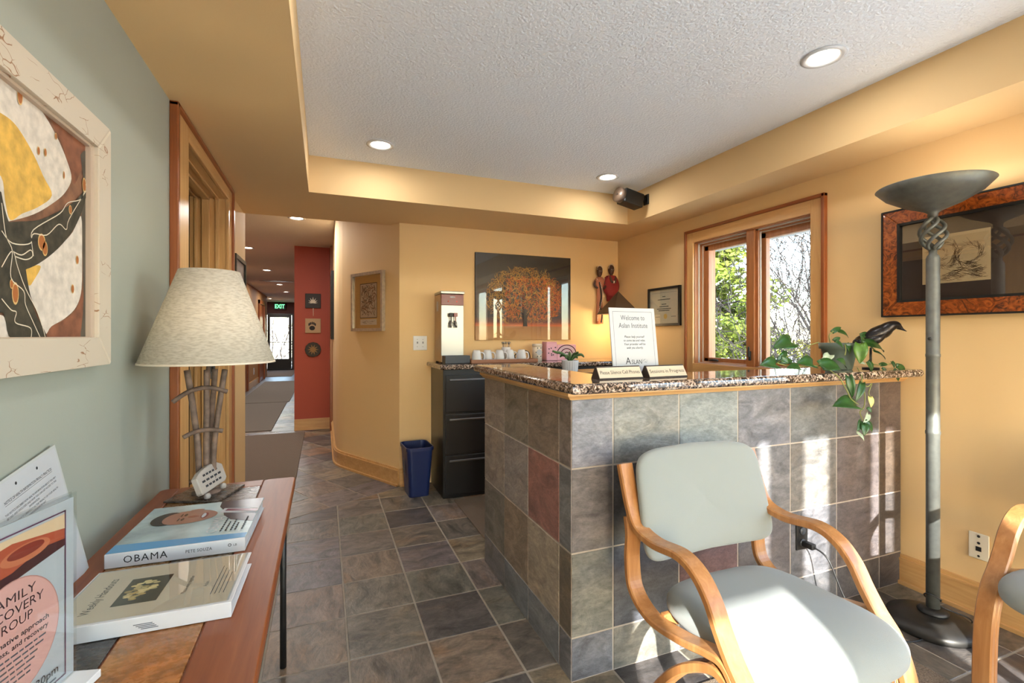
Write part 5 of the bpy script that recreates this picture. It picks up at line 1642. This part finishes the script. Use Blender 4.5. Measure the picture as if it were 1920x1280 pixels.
for ln_ in PLINES:
    pts = spline([(p[0], -0.0152, p[1]) for p in ln_], 5)
    mb = MB()
    for i in range(len(pts) - 1):
        d = (pts[i + 1] - pts[i])
        if d.length < 1e-5:
            continue
        nrm = Vector((-d.z, 0, d.x)).normalized() * 0.0011
        mb.add([pts[i] - nrm, pts[i + 1] - nrm, pts[i + 1] + nrm, pts[i] + nrm], [(0, 1, 2, 3)])
    mb.build('white_line', color_mat('line_white', (226, 214, 192)), pt)

# ------------------------------------------------------------------ side table and what stands on it
TZ = 0.70
tbl = thing('side_table', 'cherry side table with slate inlay along the sage wall', 'table', (-0.32, 1.15, 0))
TX0, TX1, TY0, TY1 = -0.218, 0.218, -0.85, 0.88
def rrect(x0, x1, y0, y1, r0, n=6):
    pts = []
    for (cx, cy, a0) in ((x1 - r0, y1 - r0, 0), (x0 + r0, y1 - r0, PI / 2), (x0 + r0, y0 + r0, PI), (x1 - r0, y0 + r0, 3 * PI / 2)):
        for k in range(n):
            a = a0 + PI / 2 * k / (n - 1)
            pts.append((cx + r0 * math.cos(a), cy + r0 * math.sin(a)))
    return pts
IX0, IX1, IY0, IY1 = -0.158, 0.108, -0.79, 0.805
slab(rrect(TX0, TX1, TY0, TY1, 0.025), TZ - 0.034, TZ - 0.005, 0.006, 'underboard', 'tablewood', tbl, 3)
bw = MB
for (a, b, c, d, mm) in ((TX0, IX0, TY0, TY1, 'tablewood'), (IX1, TX1, TY0, TY1, 'tablewood')):
    s_ = 1 if a > 0 else -1
    pts = rrect(a, b, c, d, 0.012, 5)
    slab(rrect(a, b, c, d, 0.02, 5), TZ - 0.012, TZ, 0.004, 'border', mm, tbl, 3)
M['tablewood_x'] = wood('cherry_tabletop_cross', (120, 58, 24), (158, 88, 42), 'x', 0.42, coat=0.08)
for (c, d) in ((IY1, TY1), (TY0, IY0)):
    slab([(IX0, c), (IX1, c), (IX1, d), (IX0, d)], TZ - 0.012, TZ - 0.0003, 0.002, 'border', 'tablewood_x', tbl, 2)
M['slate_table'] = slate('table_slate', 0.22, 0.25)
TC = [(120, 92, 58), (66, 62, 62), (140, 98, 56), (84, 74, 66), (68, 64, 62), (156, 110, 64), (134, 104, 66), (96, 82, 66), (118, 80, 56), (70, 66, 62), (130, 96, 58), (88, 76, 70)]
k = 0
ny = 6
for j in range(ny):
    ya = IY0 + (IY1 - IY0) * j / ny
    yb = IY0 + (IY1 - IY0) * (j + 1) / ny
    for (xa, xb) in ((IX0, -0.027), (-0.027, IX1)):
        g = 0.002
        cx, cy = (xa + xb) / 2, (ya + yb) / 2
        hx, hy = (xb - xa) / 2 - g, (yb - ya) / 2 - g
        MB().prism([(-hx, -hy), (hx, -hy), (hx, hy), (-hx, hy)], 0, 0.008, 0.001).build('inlay_tile', 'slate_table', tbl, (cx, cy, TZ - 0.0088), None, lin(*TC[k % 12]))
        k += 1
for (x, y) in ((TX0 + 0.04, TY0 + 0.05), (TX1 - 0.04, TY0 + 0.05), (TX0 + 0.04, TY1 - 0.05), (TX1 - 0.04, TY1 - 0.05)):
    MB().tube([(x, y, 0.0), (x, y, 0.3), (x, y, TZ - 0.034)], [0.012, 0.011, 0.013], 10).build('leg', 'blackplastic', tbl)
for y in (TY0 + 0.05, TY1 - 0.05):
    MB().tube([(TX0 + 0.04, y, TZ - 0.10), (TX1 - 0.04, y, TZ - 0.10)], 0.008, 8).build('cross_bar', 'blackplastic', tbl)

# twig lamp
lm = thing('table_lamp', 'twig table lamp with a wide off-white linen shade', 'lamp', (-0.378, 1.925, TZ))
M['twig'] = mat('weathered_twig', (116, 96, 84), 0.7, var=0.4, vscale=30, bump=0.4, bscale=60)
MB().lathe([(0, 0), (0.045, 0), (0.045, 0.010), (0.02, 0.016), (0, 0.016)], 20).build('foot', 'twig', lm)
SX, SY = 0.016, -0.035
for (x0, x1, y1_, r0) in ((-0.022, -0.056, -0.01, 0.010), (0.0, 0.004, -0.02, 0.0095), (0.02, 0.058, -0.02, 0.009), (0.006, 0.02, 0.03, 0.009)):
    MB().tube(spline([(x0, 0, 0.01), (x0 * 1.15, y1_ * 0.3, 0.16), (x0 + (x1 - x0) * 0.5, y1_ * 0.6, 0.30), (x1, y1_, 0.43)], 6), r0, 8).build('twig_upright', 'twig', lm)
for (z, xa, xb, bow) in ((0.055, -0.045, 0.03, 0.004), (0.215, -0.062, 0.052, 0.010), (0.348, -0.092, 0.066, 0.022)):
    MB().tube(spline([(xa, -0.030, z - bow), (xa * 0.5, -0.026, z + bow * 0.5), (0.01, -0.024, z + bow), (xb, -0.020, z + bow * 0.2)], 5), 0.0075, 8).build('twig_crossbar', 'twig', lm)
MB().tube([(0.003, -0.012, 0.40), (SX, SY + 0.005, 0.50), (SX, SY, 0.60)], 0.006, 8).build('stem', 'twig', lm)
zb, zt = 1.155 - TZ, 1.468 - TZ
MB().lathe([(0.201, zb), (0.0905, zt), (0.0885, zt), (0.199, zb), (0.201, zb)], 56, (SX, SY, 0)).build('shade', 'shade', lm)
MB().lathe([(0.2018, zb), (0.2000, zb + 0.006), (0.1985, zb + 0.006), (0.1985, zb), (0.2018, zb)], 56, (SX, SY, 0)).build('shade_rim', color_mat('linen_edge', (226, 214, 196)), lm)
for a in (0, 2.1, 4.2):
    MB().tube([(SX, SY, zt - 0.015), (SX + 0.088 * math.cos(a), SY + 0.088 * math.sin(a), zt - 0.004)], 0.002, 6).build('spider_arm', 'edge_metal', lm)
MB().lathe([(0, zb + 0.10), (0.022, zb + 0.12), (0.03, zb + 0.16), (0.016, zb + 0.20), (0, zb + 0.205)], 16, (SX, SY, 0)).build('bulb', 'bulb', lm)
l = bpy.data.lights.new('table_lamp_bulb', 'POINT')
l.energy = 1.7
l.color = (1.0, 0.86, 0.62)
l.shadow_soft_size = 0.03
lo = bpy.data.objects.new('table_lamp_bulb', l)
COL.objects.link(lo)
lo.parent = lm
lo.location = (SX, SY, zb + 0.085)

# slate coaster slab and the small stone plaque on it
sl = MB().prism([(-0.105, -0.045), (0.06, -0.11), (0.115, 0.06), (-0.04, 0.125)], 0, 0.006, 0.001).build('slate_slab', 'slate_table', None, (-0.383, 1.91, TZ + 0.0005), None, lin(92, 82, 74))
tag(sl, 'thin dark slate slab lying in front of the twig lamp', 'slate')
pq = thing('stone_plaque', 'small grey stone plaque with engraved words on two ball feet', 'plaque', (-0.348, 1.883, TZ + 0.007), math.atan2(0.97, 0.25))
pm = mat('pale_stone', (176, 168, 160), 0.85, bump=0.8, bscale=60)
MB().prism([(-0.086, -0.030), (-0.080, -0.036), (0.07, -0.034), (0.086, -0.026), (0.088, 0.026), (0.06, 0.040), (0.01, 0.044), (-0.05, 0.036), (-0.086, 0.022)], -0.009, 0.009, 0.003).build('stone', pm, pq, (0, 0.014, 0.055), (PI / 2 - 0.35, 0, 0))
for dx in (-0.055, 0.055):
    MB().lathe([(0, 0), (0.009, 0.004), (0.011, 0.012), (0.008, 0.019), (0, 0.021)], 12).build('ball_foot', pm, pq, (dx, -0.004, 0))
eng = bpy.data.objects.new('engraving', None)
COL.objects.link(eng)
eng.parent = pq
eng.location = (0, 0.014, 0.055)
eng.rotation_euler = (PI / 2 - 0.35, 0, 0)
for k, (w_, z) in enumerate(((0.10, 0.020), (0.13, 0.002), (0.11, -0.016))):
    nw = 5
    for q in range(nw):
        a = -w_ / 2 + w_ * q / nw
        me = bpy.data.meshes.new('word')
        me.from_pydata([(a, z - 0.0035, 0.0094), (a + w_ / nw * 0.75, z - 0.0035, 0.0094), (a + w_ / nw * 0.75, z + 0.0035, 0.0094), (a, z + 0.0035, 0.0094)], [], [(0, 1, 2, 3)])
        me.materials.append(M['ink'])
        link('word', me, eng)

# picture book
bk = thing('photo_book', 'large photo book with a smiling portrait on its cover, spine to the camera', 'book', (-0.327, 1.54, TZ + 0.0005), -0.035)
bw_, bd, bh = 0.292, 0.315, 0.034
MB().box(-bw_ / 2 + 0.004, bw_ / 2 - 0.004, -bd / 2 + 0.004, bd / 2 - 0.004, 0.003, bh - 0.003, 0.001).build('pages', 'paper', bk)
cvm = mat('blurred_cover', (176, 196, 200), 0.25, var=0.35, vscale=9, coat=0.3)
MB().box(-bw_ / 2, bw_ / 2, -bd / 2, bd / 2, bh - 0.003, bh, 0.0008).build('cover', cvm, bk)
MB().box(-bw_ / 2, bw_ / 2, -bd / 2, bd / 2, 0, 0.003, 0.0008).build('back_cover', 'paper', bk)
MB().box(-bw_ / 2, bw_ / 2, -bd / 2 - 0.002, -bd / 2 + 0.002, 0, bh, 0.0015).build('spine', 'white', bk)
def top(poly, m, parent, z, name):
    me = bpy.data.meshes.new(name)
    a = sum(poly[i][0] * poly[(i + 1) % len(poly)][1] - poly[(i + 1) % len(poly)][0] * poly[i][1] for i in range(len(poly)))
    idx = list(range(len(poly)))
    me.from_pydata([(p[0], p[1], z) for p in poly], [], [idx if a > 0 else idx[::-1]])
    me.materials.append(M[m] if isinstance(m, str) else m)
    return link(name, me, parent)
zz = bh + 0.0003
top([(-0.145, -0.156), (0.145, -0.156), (0.145, -0.125), (-0.145, -0.105)], color_mat('sky_blue_print', (96, 158, 206), 0.25), bk, zz, 'blue_strip')
# portrait, head towards the wall: cover-up is -x
top([(0.03, 0.156), (0.034, 0.11), (0.05, 0.075), (0.06, 0.03), (0.085, -0.012), (0.145, -0.045), (0.145, 0.156)], color_mat('suit_print', (46, 46, 62), 0.25), bk, zz + 0.0002, 'suit')
top([(0.045, 0.055), (0.145, 0.02), (0.145, 0.06), (0.05, 0.09)], 'paper', bk, zz + 0.0004, 'shirt')
top([(0.055, 0.066), (0.145, 0.035), (0.145, 0.055), (0.06, 0.082)], color_mat('tie_print', (110, 52, 78), 0.25), bk, zz + 0.0006, 'tie')
top(ell(-0.035, 0.045, 0.076, 0.052, 30, 0.2), color_mat('skin_print', (164, 122, 104), 0.3), bk, zz + 0.0008, 'face')
top([(p[0], p[1]) for p in ell(-0.082, 0.046, 0.036, 0.050, 24)], color_mat('hair_print', (52, 46, 46), 0.25), bk, zz + 0.0010, 'hair')
top([(p[0], p[1]) for p in ell(-0.060, 0.042, 0.030, 0.044, 24)], 'skin_print', bk, zz + 0.0012, 'forehead')
top(ell(-0.02, 0.098, 0.018, 0.008, 14), 'skin_print', bk, zz + 0.0013, 'ear')
for y in (0.028, 0.062):
    top(ell(-0.040, y, 0.004, 0.010, 12), 'hair_print', bk, zz + 0.0014, 'eye')
    top(ell(-0.050, y, 0.002, 0.013, 12), 'hair_print', bk, zz + 0.0014, 'brow')
top(ell(-0.018, 0.043, 0.014, 0.008, 14), color_mat('skin_shadow_print', (150, 96, 78), 0.25), bk, zz + 0.0014, 'nose')
top(ell(0.010, 0.043, 0.009, 0.022, 18), color_mat('lip_print', (140, 74, 66), 0.25), bk, zz + 0.0014, 'lips')
top(ell(0.008, 0.043, 0.005, 0.018, 18), 'paper', bk, zz + 0.0016, 'smile')
text('OBAMA', 0.036, 'white', bk, (0.058, -0.045, zz + 0.0018), (0, 0, PI / 2), width=0.115)
for k, (x, ln_) in enumerate(((0.078, 0.10), (0.09, 0.07), (0.102, 0.085), (0.112, 0.06), (0.128, 0.10))):
    n_ = int(ln_ / 0.014)
    for q in range(n_):
        top(rect(x - 0.002, x + 0.002, -0.10 + q * 0.014, -0.10 + q * 0.014 + 0.010), 'ink', bk, zz + 0.0018, 'small_print')
text('OBAMA', 0.024, 'ink_black', bk, (-0.065, -bd / 2 - 0.0024, bh / 2), width=0.088, spacing=1.15)
text('PETE SOUZA', 0.011, 'ink_black', bk, (0.045, -bd / 2 - 0.0024, bh / 2), width=0.056, spacing=1.1)
flat(ell(0.112, bh / 2 + 0.003, 0.004, 0.004, 14), 'ink', bk, -bd / 2 - 0.0024, 'publisher_mark')
flat(ell(0.112, bh / 2 + 0.003, 0.0025, 0.0025, 14), 'white', bk, -bd / 2 - 0.0026, 'publisher_mark')
text('LB', 0.008, 'ink', bk, (0.124, -bd / 2 - 0.0024, bh / 2 + 0.002))

# white binder
bi = thing('ring_binder', 'white ring binder with a cream cover sheet and a flower photo', 'binder', (-0.312, 1.18, TZ + 0.0005), -0.03)
cw, cd, ch = 0.296, 0.225, 0.030
MB().box(-cw / 2, cw / 2, -cd / 2, cd / 2, ch - 0.003, ch, 0.001).build('front_cover', 'white', bi)
MB().box(-cw / 2, cw / 2, -cd / 2, cd / 2, 0, 0.003, 0.001).build('back_cover', 'white', bi)
MB().box(-cw / 2, cw / 2, -cd / 2 - 0.0015, -cd / 2 + 0.002, 0, ch, 0.001).build('spine', 'white', bi)
MB().box(-cw / 2 + 0.008, cw / 2 - 0.012, -cd / 2 + 0.006, cd / 2 - 0.01, 0.004, ch - 0.006).build('pages', 'paper', bi)
z2 = ch + 0.0003
top(rect(-cw / 2 + 0.006, cw / 2 - 0.010, -cd / 2 + 0.006, cd / 2 - 0.006), color_mat('cream_sheet', (226, 210, 188), 0.7), bi, z2, 'cover_sheet')
text('Weekly Handouts', 0.022, 'ink', bi, (-0.10, -0.005, z2 + 0.0002), (0, 0, PI / 2), width=0.14)
top([(-0.066, -0.058), (0.008, -0.058), (0.008, 0.052), (-0.066, 0.052)], color_mat('dark_photo', (70, 66, 56), 0.5), bi, z2 + 0.0002, 'photo')
rq = random.Random(9)
for k in range(46):
    a = rq.uniform(0, 2 * PI)
    q = rq.random() ** 0.6
    x, y = -0.03 + 0.026 * q * math.cos(a), -0.004 + 0.038 * q * math.sin(a)
    top(ell(x, y, 0.007, 0.004, 8, a), color_mat('petal_cream', (226, 206, 150)) if k % 3 else color_mat('petal_tan', (188, 162, 104)), bi, z2 + 0.0004 + 0.00001 * k, 'petal')
text('Please keep together', 0.011, 'ink', bi, (0.05, -0.01, z2 + 0.0002), (0, 0, PI / 2), width=0.075)
text('Aslan', 0.011, 'ink_pale', bi, (0.085, -0.02, z2 + 0.0002), (0, 0, PI / 2), width=0.022)
for k in range(4):
    top(rect(0.102 + k * 0.0075, 0.1035 + k * 0.0075, -0.07, 0.055 - 0.012 * k), 'ink_pale', bi, z2 + 0.0002, 'fine_print')
MB().box(-cw / 2 + 0.004, cw / 2 - 0.006, -cd / 2 + 0.004, cd / 2 - 0.004, ch + 0.0010, ch + 0.0014).build('clear_sleeve', 'acrylic', bi)
for k in range(4):
    flat(rect(-0.01 + 0.004 * k, 0.02 + 0.003 * k, 0.016 - 0.003 * k, 0.0175 - 0.003 * k), 'ink_pale', bi, -cd / 2 - 0.0018, 'spine_print')

# acrylic sign holder with the flyer
RB = Vector((-0.372, 0.965))
dirv = Vector((0.25, 0.968)).normalized()
SW, SH_ = 0.218, 0.285
ctr = RB - dirv * SW / 2
sg = thing('sign_holder', 'clear acrylic stand holding a pink circle group flyer at the near left', 'sign', (ctr.x, ctr.y, TZ + 0.001), math.atan2(dirv.y, dirv.x))
MB().box(-SW / 2, SW / 2, -0.0045, -0.0025, 0.012, SH_ + 0.014, 0.0006).build('front_sheet', 'acrylic', sg)
MB().box(-SW / 2, SW / 2, 0.0025, 0.0045, 0.012, SH_ + 0.014, 0.0006).build('back_sheet', 'acrylic', sg)
MB().box(-SW / 2, SW / 2, -0.04, 0.04, 0.0, 0.012, 0.001).build('foot', color_mat('milky_acrylic', (226, 228, 230), 0.15), sg)
fly = MB().box(-SW / 2 + 0.001, SW / 2 - 0.002, -0.001, 0.001, 0.013, SH_ + 0.006).build('flyer', 'paper', sg)
yy = -0.0013
pur = color_mat('plum_line', (96, 52, 84))
x1_ = SW / 2 - 0.018
for (a, b, c, d) in ((-x1_, x1_, 0.274, 0.2762), (x1_ - 0.0022, x1_, 0.02, 0.2762), (-x1_, -x1_ + 0.0022, 0.02, 0.2762), (-x1_, x1_, 0.02, 0.0222)):
    flat(rect(a, b, c, d), pur, fly, yy - 0.0006, 'border_line')
flat([(-x1_, 0.200), (-0.02, 0.206), (x1_, 0.222), (x1_, 0.2705), (-x1_, 0.2705)], color_mat('dusk_orange', (184, 86, 58), 0.5), fly, yy, 'photo')
flat([(-x1_, 0.250), (0.0, 0.262), (x1_, 0.248), (x1_, 0.2705), (-x1_, 0.2705)], color_mat('dawn_cream', (228, 196, 160), 0.5), fly, yy - 0.0001, 'photo_sky')
flat([(-x1_, 0.200), (-0.02, 0.206), (x1_, 0.222), (x1_, 0.232), (0.05, 0.236), (0.0, 0.222), (-x1_, 0.216)], color_mat('plum_shadow', (70, 28, 34), 0.5), fly, yy - 0.0002, 'photo_shore')
flat(ell(0.022, 0.241, 0.040, 0.013, 24, 0.1), color_mat('ember_glow', (206, 120, 84), 0.5), fly, yy - 0.0003, 'photo_cup')
flat(ell(0.022, 0.244, 0.030, 0.008, 24, 0.1), color_mat('ember_dark', (140, 52, 40), 0.5), fly, yy - 0.0004, 'photo_cup')
flat(ell(0.0, 0.128, 0.078, 0.083, 48), color_mat('salmon_edge', (196, 140, 132), 0.7), fly, yy - 0.0005, 'circle_edge')
flat(ell(0.0, 0.128, 0.0765, 0.0815, 48), color_mat('salmon_disc', (222, 168, 160), 0.7), fly, yy - 0.0006, 'circle')
for s_, z in (('FAMILY', 0.186), ('RECOVERY', 0.168), ('GROUP', 0.150)):
    text(s_, 0.0185, color_mat('plum_ink', (62, 40, 50)), fly, (0, yy - 0.0009, z), width={'FAMILY': 0.072, 'RECOVERY': 0.098, 'GROUP': 0.062}[s_])
text('an alternative approach', 0.010, 'ink', fly, (0, yy - 0.0009, 0.131), width=0.118, bold=0.0002)
text('to wellness, and recovery', 0.010, 'ink', fly, (0, yy - 0.0009, 0.119), width=0.116, bold=0.0002)
for k in range(6):
    w_ = 0.11 - 0.011 * k
    q = -w_ / 2
    while q < w_ / 2 - 0.006:
        L = rq.uniform(0.006, 0.014)
        flat(rect(q, min(q + L, w_ / 2), 0.1065 - 0.0075 * k, 0.109 - 0.0075 * k), 'ink_pale', fly, yy - 0.0009, 'fine_print')
        q += L + 0.002
text('630-730pm', 0.017, 'ink', fly, (0.035, yy - 0.0009, 0.040), width=0.082)
for k in range(2):
    flat(rect(0.02, 0.072, 0.026 - 0.007 * k, 0.0285 - 0.007 * k), 'ink_pale', fly, yy - 0.0009, 'fine_print')

# laminated notice leaning on the wall
TRv, BRv = Vector((-0.557, 1.355, 1.003)), Vector((-0.515, 1.402, 0.706))
up = (TRv - BRv).normalized()
rt = Vector((0.03, 1.0, 0.10))
rt = (rt - up * rt.dot(up)).normalized()
nv = rt.cross(up).normalized()          # towards the room
NW, NH = 0.222, (TRv - BRv).length
org = (TRv + BRv) / 2 - rt * NW / 2
mtx = Matrix((rt, -nv, up)).transposed().to_4x4()
no = thing('laminated_notice', 'laminated white privacy notice page leaning against the sage wall', 'notice', org, rot=mtx.to_euler())
MB().box(-NW / 2 - 0.003, NW / 2 + 0.003, -0.0008, 0.0008, -NH / 2 - 0.003, NH / 2 + 0.003).build('laminate', color_mat('clear_edge', (196, 200, 200), 0.2), no)
flat(rect(-NW / 2 + 0.003, NW / 2 - 0.003, -NH / 2 + 0.003, NH / 2 - 0.003), 'paper', no, -0.0011, 'page')
for dx in (-0.035, 0.035, 0.0):
    if dx:
        flat(ell(dx, NH / 2 - 0.018, 0.0032, 0.0032, 12), 'ink', no, -0.0013, 'punch_hole')
text('NOTICE OF HEALTH INFORMATION PRIVACY PRACTICES', 0.0085, 'ink_black', no, (0, -0.0013, NH / 2 - 0.040), width=0.158)
flat(rect(-0.079, 0.079, NH / 2 - 0.0458, NH / 2 - 0.0452), 'ink_black', no, -0.0013, 'underline')
for k, (s_, w_) in enumerate((('THIS NOTICE DESCRIBES HOW HEALTH INFORMATION ABOUT YOU MAY', 0.172), ('BE USED AND DISCLOSED AND HOW YOU CAN GET ACCESS TO THIS', 0.168), ('INFORMATION.', 0.036), ('PLEASE REVIEW IT CAREFULLY AS THE PRIVACY OF YOUR HEALTH', 0.168), ('INFORMATION IS IMPORTANT.', 0.07))):
    text(s_, 0.006, 'ink_black', no, (0, -0.0013, NH / 2 - 0.062 - 0.0078 * k), width=w_)
text('LEGAL DUTY', 0.006, 'ink_black', no, (-0.07, -0.0013, NH / 2 - 0.112), width=0.03)
for k in range(9):
    q = -0.085
    while q < 0.08:
        L = rq.uniform(0.006, 0.018)
        flat(rect(q, min(q + L, 0.086), NH / 2 - 0.122 - 0.0068 * k, NH / 2 - 0.1195 - 0.0068 * k), 'ink', no, -0.0013, 'fine_print')
        q += L + 0.0025
# ------------------------------------------------------------------ signs on the bar
def name_plate(x, y, w_, s, label, rz):
    t = thing('desk_sign', label, 'sign', (x, y, 1.0835), rz, 'pale desk signs standing on the bar')
    hw = w_ / 2
    prism = [(-0.030, 0.0), (0.030, 0.0), (0.003, 0.047), (-0.003, 0.047)]
    vs = [(sx * hw, p[0], p[1]) for sx in (-1, 1) for p in prism]
    MB().add(vs, [(0, 1, 2, 3), (7, 6, 5, 4), (0, 4, 5, 1), (1, 5, 6, 2), (2, 6, 7, 3), (3, 7, 4, 0)]).build('wedge', color_mat('dark_walnut_edge', (52, 42, 38)), t)
    a = math.atan2(0.027, 0.047)
    pl_ = MB().box(-hw + 0.002, hw - 0.002, -0.001, 0.0, -0.022, 0.022).build('face_plate', mat('champagne_plate', (206, 194, 174), 0.35, metal=0.25), t, (0, -0.0170, 0.0235), (-a, 0, 0))
    text(s, 0.021, 'ink_black', pl_, (0, -0.0014, 0), width=w_ * 0.9)
    return t
name_plate(1.055, 1.555, 0.200, 'Please Silence Cell Phones', 'desk sign reading Please Silence Cell Phones', 0.02)
name_plate(1.268, 1.545, 0.195, 'Sessions in Progress', 'desk sign reading Sessions in Progress', 0.06)
ws = thing('welcome_sign', 'white framed welcome sign standing on the bar behind the desk signs', 'sign', (1.218, 1.655, 1.0835), 0.04)
back_ = Matrix.Rotation(math.radians(-7), 4, 'X')
hold = bpy.data.objects.new('sign_panel', None)
COL.objects.link(hold)
hold.parent = ws
hold.rotation_euler = (math.radians(-7), 0, 0)
MB().box(-0.118, 0.118, -0.003, 0.003, 0.0, 0.283, 0.001).build('board', 'paper', hold)
for (a, b, c, d) in ((-0.102, 0.102, 0.266, 0.2674), (-0.102, 0.102, 0.012, 0.0134), (-0.102, -0.1008, 0.012, 0.2674), (0.1008, 0.102, 0.012, 0.2674)):
    flat(rect(a, b, c, d), 'ink_pale', hold, -0.0033, 'border_line')
text('Welcome to', 0.030, 'ink_pale', hold, (0, -0.0034, 0.240), width=0.125)
text('Aslan Institute', 0.030, 'ink_pale', hold, (0, -0.0034, 0.207), width=0.150)
for k, (s_, w_) in enumerate((('Please help yourself', 0.105), ('to some tea and relax.', 0.112), ('Your provider will be', 0.110), ('with you shortly.', 0.085))):
    text(s_, 0.014, 'ink', hold, (0, -0.0034, 0.160 - 0.0155 * k), width=w_, shear=0.25)
text('A', 0.040, 'ink', hold, (-0.040, -0.0034, 0.058), width=0.026)
text('SLAN', 0.026, 'ink', hold, (0.004, -0.0034, 0.0535), width=0.052)
strokes(hold, 14, (0.03, 0.062, 0.048, 0.068), 0.012, 0.0004, 'ink_pale', -0.0034, 'institute_script', 31, 2.0)
MB().box(-0.06, 0.06, -0.003, 0.0, 0.0, 0.20).build('easel_back', 'greyplastic', ws, (0, 0.092, 0.0), (math.radians(17), 0, 0))
cr = tag(MB().box(-0.02, 0.02, -0.01, 0.01, 0, 0.012, 0.001).build('blue_card', color_mat('blue_card', (42, 120, 186), 0.4), None, (1.163, 1.59, 1.0835)), 'small blue card stack between the two desk signs', 'cards')
# ------------------------------------------------------------------ trailing plant and bird on the bar
po = thing('trailing_plant', 'trailing heart-leaf plant in a grey green pot on the bar', 'plant', (2.345, 1.57, 1.0835))
M['potgreen'] = mat('grey_green_pot', (92, 106, 98), 0.45)
MB().lathe([(0.0, 0.0), (0.052, 0.0), (0.055, 0.004), (0.074, 0.098), (0.084, 0.100), (0.086, 0.128), (0.080, 0.128), (0.076, 0.108), (0.0, 0.106)], 32).build('pot', 'potgreen', po)
MB().lathe([(0.0, 0.106), (0.076, 0.108), (0.0, 0.112)], 20).build('soil', color_mat('potting_soil', (46, 36, 30), 0.95), po)
LM = [mat('pothos_green', (36, 74, 28), 0.35, var=0.3, vscale=30), mat('pothos_silver', (170, 186, 160), 0.4, var=0.2, vscale=60), mat('pothos_bright', (78, 116, 40), 0.35, var=0.3, vscale=30), mat('pothos_yellow', (196, 190, 110), 0.4, var=0.2, vscale=40)]
rl_ = random.Random(3)
po_loc = Vector(po.location)
for (b, t_, wr, kd) in LEAVES:
    b, t_ = Vector(b) - po_loc, Vector(t_) - po_loc
    ax = t_ - b
    L = ax.length
    ax.normalize()
    face = Vector((-0.45, -0.85, 0.55)) + Vector((rl_.uniform(-.4, .4), rl_.uniform(-.3, .3), rl_.uniform(-.4, .4)))
    face = (face - ax * face.dot(ax)).normalized()
    sd_ = ax.cross(face).normalized()
    vs = []
    NS = 9
    for i in range(NS):
        q = i / (NS - 1)
        w_ = L * wr * 0.5 * (math.sin(PI * min(1, q * 0.86 + 0.14) ** 0.75) ** 0.8 if q < 0.999 else 0.0)
        bend = -0.10 * L * (q - 0.4) ** 2 * 4
        c0 = b + ax * (L * q - (0.0)) + face * bend
        back_o = 0.10 * L * max(0, (0.15 - q) / 0.15)
        for s_ in (-1, -0.5, 0, 0.5, 1):
            vs.append(c0 + sd_ * (w_ * s_) + face * (abs(s_) * w_ * 0.35) - ax * (back_o * abs(s_)))
    fs = [(i * 5 + j, i * 5 + j + 1, (i + 1) * 5 + j + 1, (i + 1) * 5 + j) for i in range(NS - 1) for j in range(4)]
    mb = MB().add(vs, fs, True)
    lf = mb.build('leaf', LM[kd], po)
    sm_ = lf.modifiers.new('thickness', 'SOLIDIFY')
    sm_.thickness = 0.0009
for v in VINES:
    MB().tube(spline([Vector(p) - po_loc for p in v], 6), 0.0024, 6).build('vine', color_mat('vine_stem', (124, 128, 70), 0.6), po)
br_ = thing('bird_sculpture', 'dark metal bird sculpture on a thin stand behind the trailing plant', 'sculpture', (2.518, 1.53, 1.0835))
bl = Vector(br_.location)
pth = [Vector((p[0], p[1], p[2])) - bl for p in BIRD]
MB().tube(spline(pth, 5), [a + (b - a) * k / 5 for (a, b) in zip([q[3] for q in BIRD[:-1]], [q[3] for q in BIRD[1:]]) for k in range(5)] + [BIRD[-1][3]], 18).build('body', mat('dark_pewter_bird', (46, 44, 46), 0.28, metal=0.7, bump=0.4, bscale=50), br_)
for s_ in (-1, 1):
    MB().tube(spline([pth[3] + Vector((0.01, s_ * 0.032, 0.004)), pth[2] + Vector((0.005, s_ * 0.034, 0.0)), pth[1] + Vector((0, s_ * 0.016, 0.004)), pth[0] + Vector((-0.012, s_ * 0.004, -0.006))], 5), [0.012 + 0.012 * math.sin(PI * i / 15) for i in range(15)] + [0.002], 10).build('wing', bpy.data.materials['dark_pewter_bird'], br_)
    MB().lathe([(0, -0.003), (0.003, 0), (0, 0.003)], 8).build('eye', 'blackplastic', br_, pth[6] + Vector((0.004, s_ * 0.020, 0.004)))
MB().tube([(0.0, 0, 0.004), (0.0, 0.0, 0.05), (0.0, 0.0, 0.105)], 0.005, 8).build('stand_rod', 'blackplastic', br_)
MB().tube([(-0.018, -0.008, 0.004), (-0.016, -0.006, 0.06), (-0.006, 0, 0.095)], 0.003, 6).build('leg_wire', 'blackplastic', br_)
MB().lathe([(0, 0), (0.036, 0), (0.036, 0.006), (0, 0.007)], 20).build('stand_base', 'blackplastic', br_)
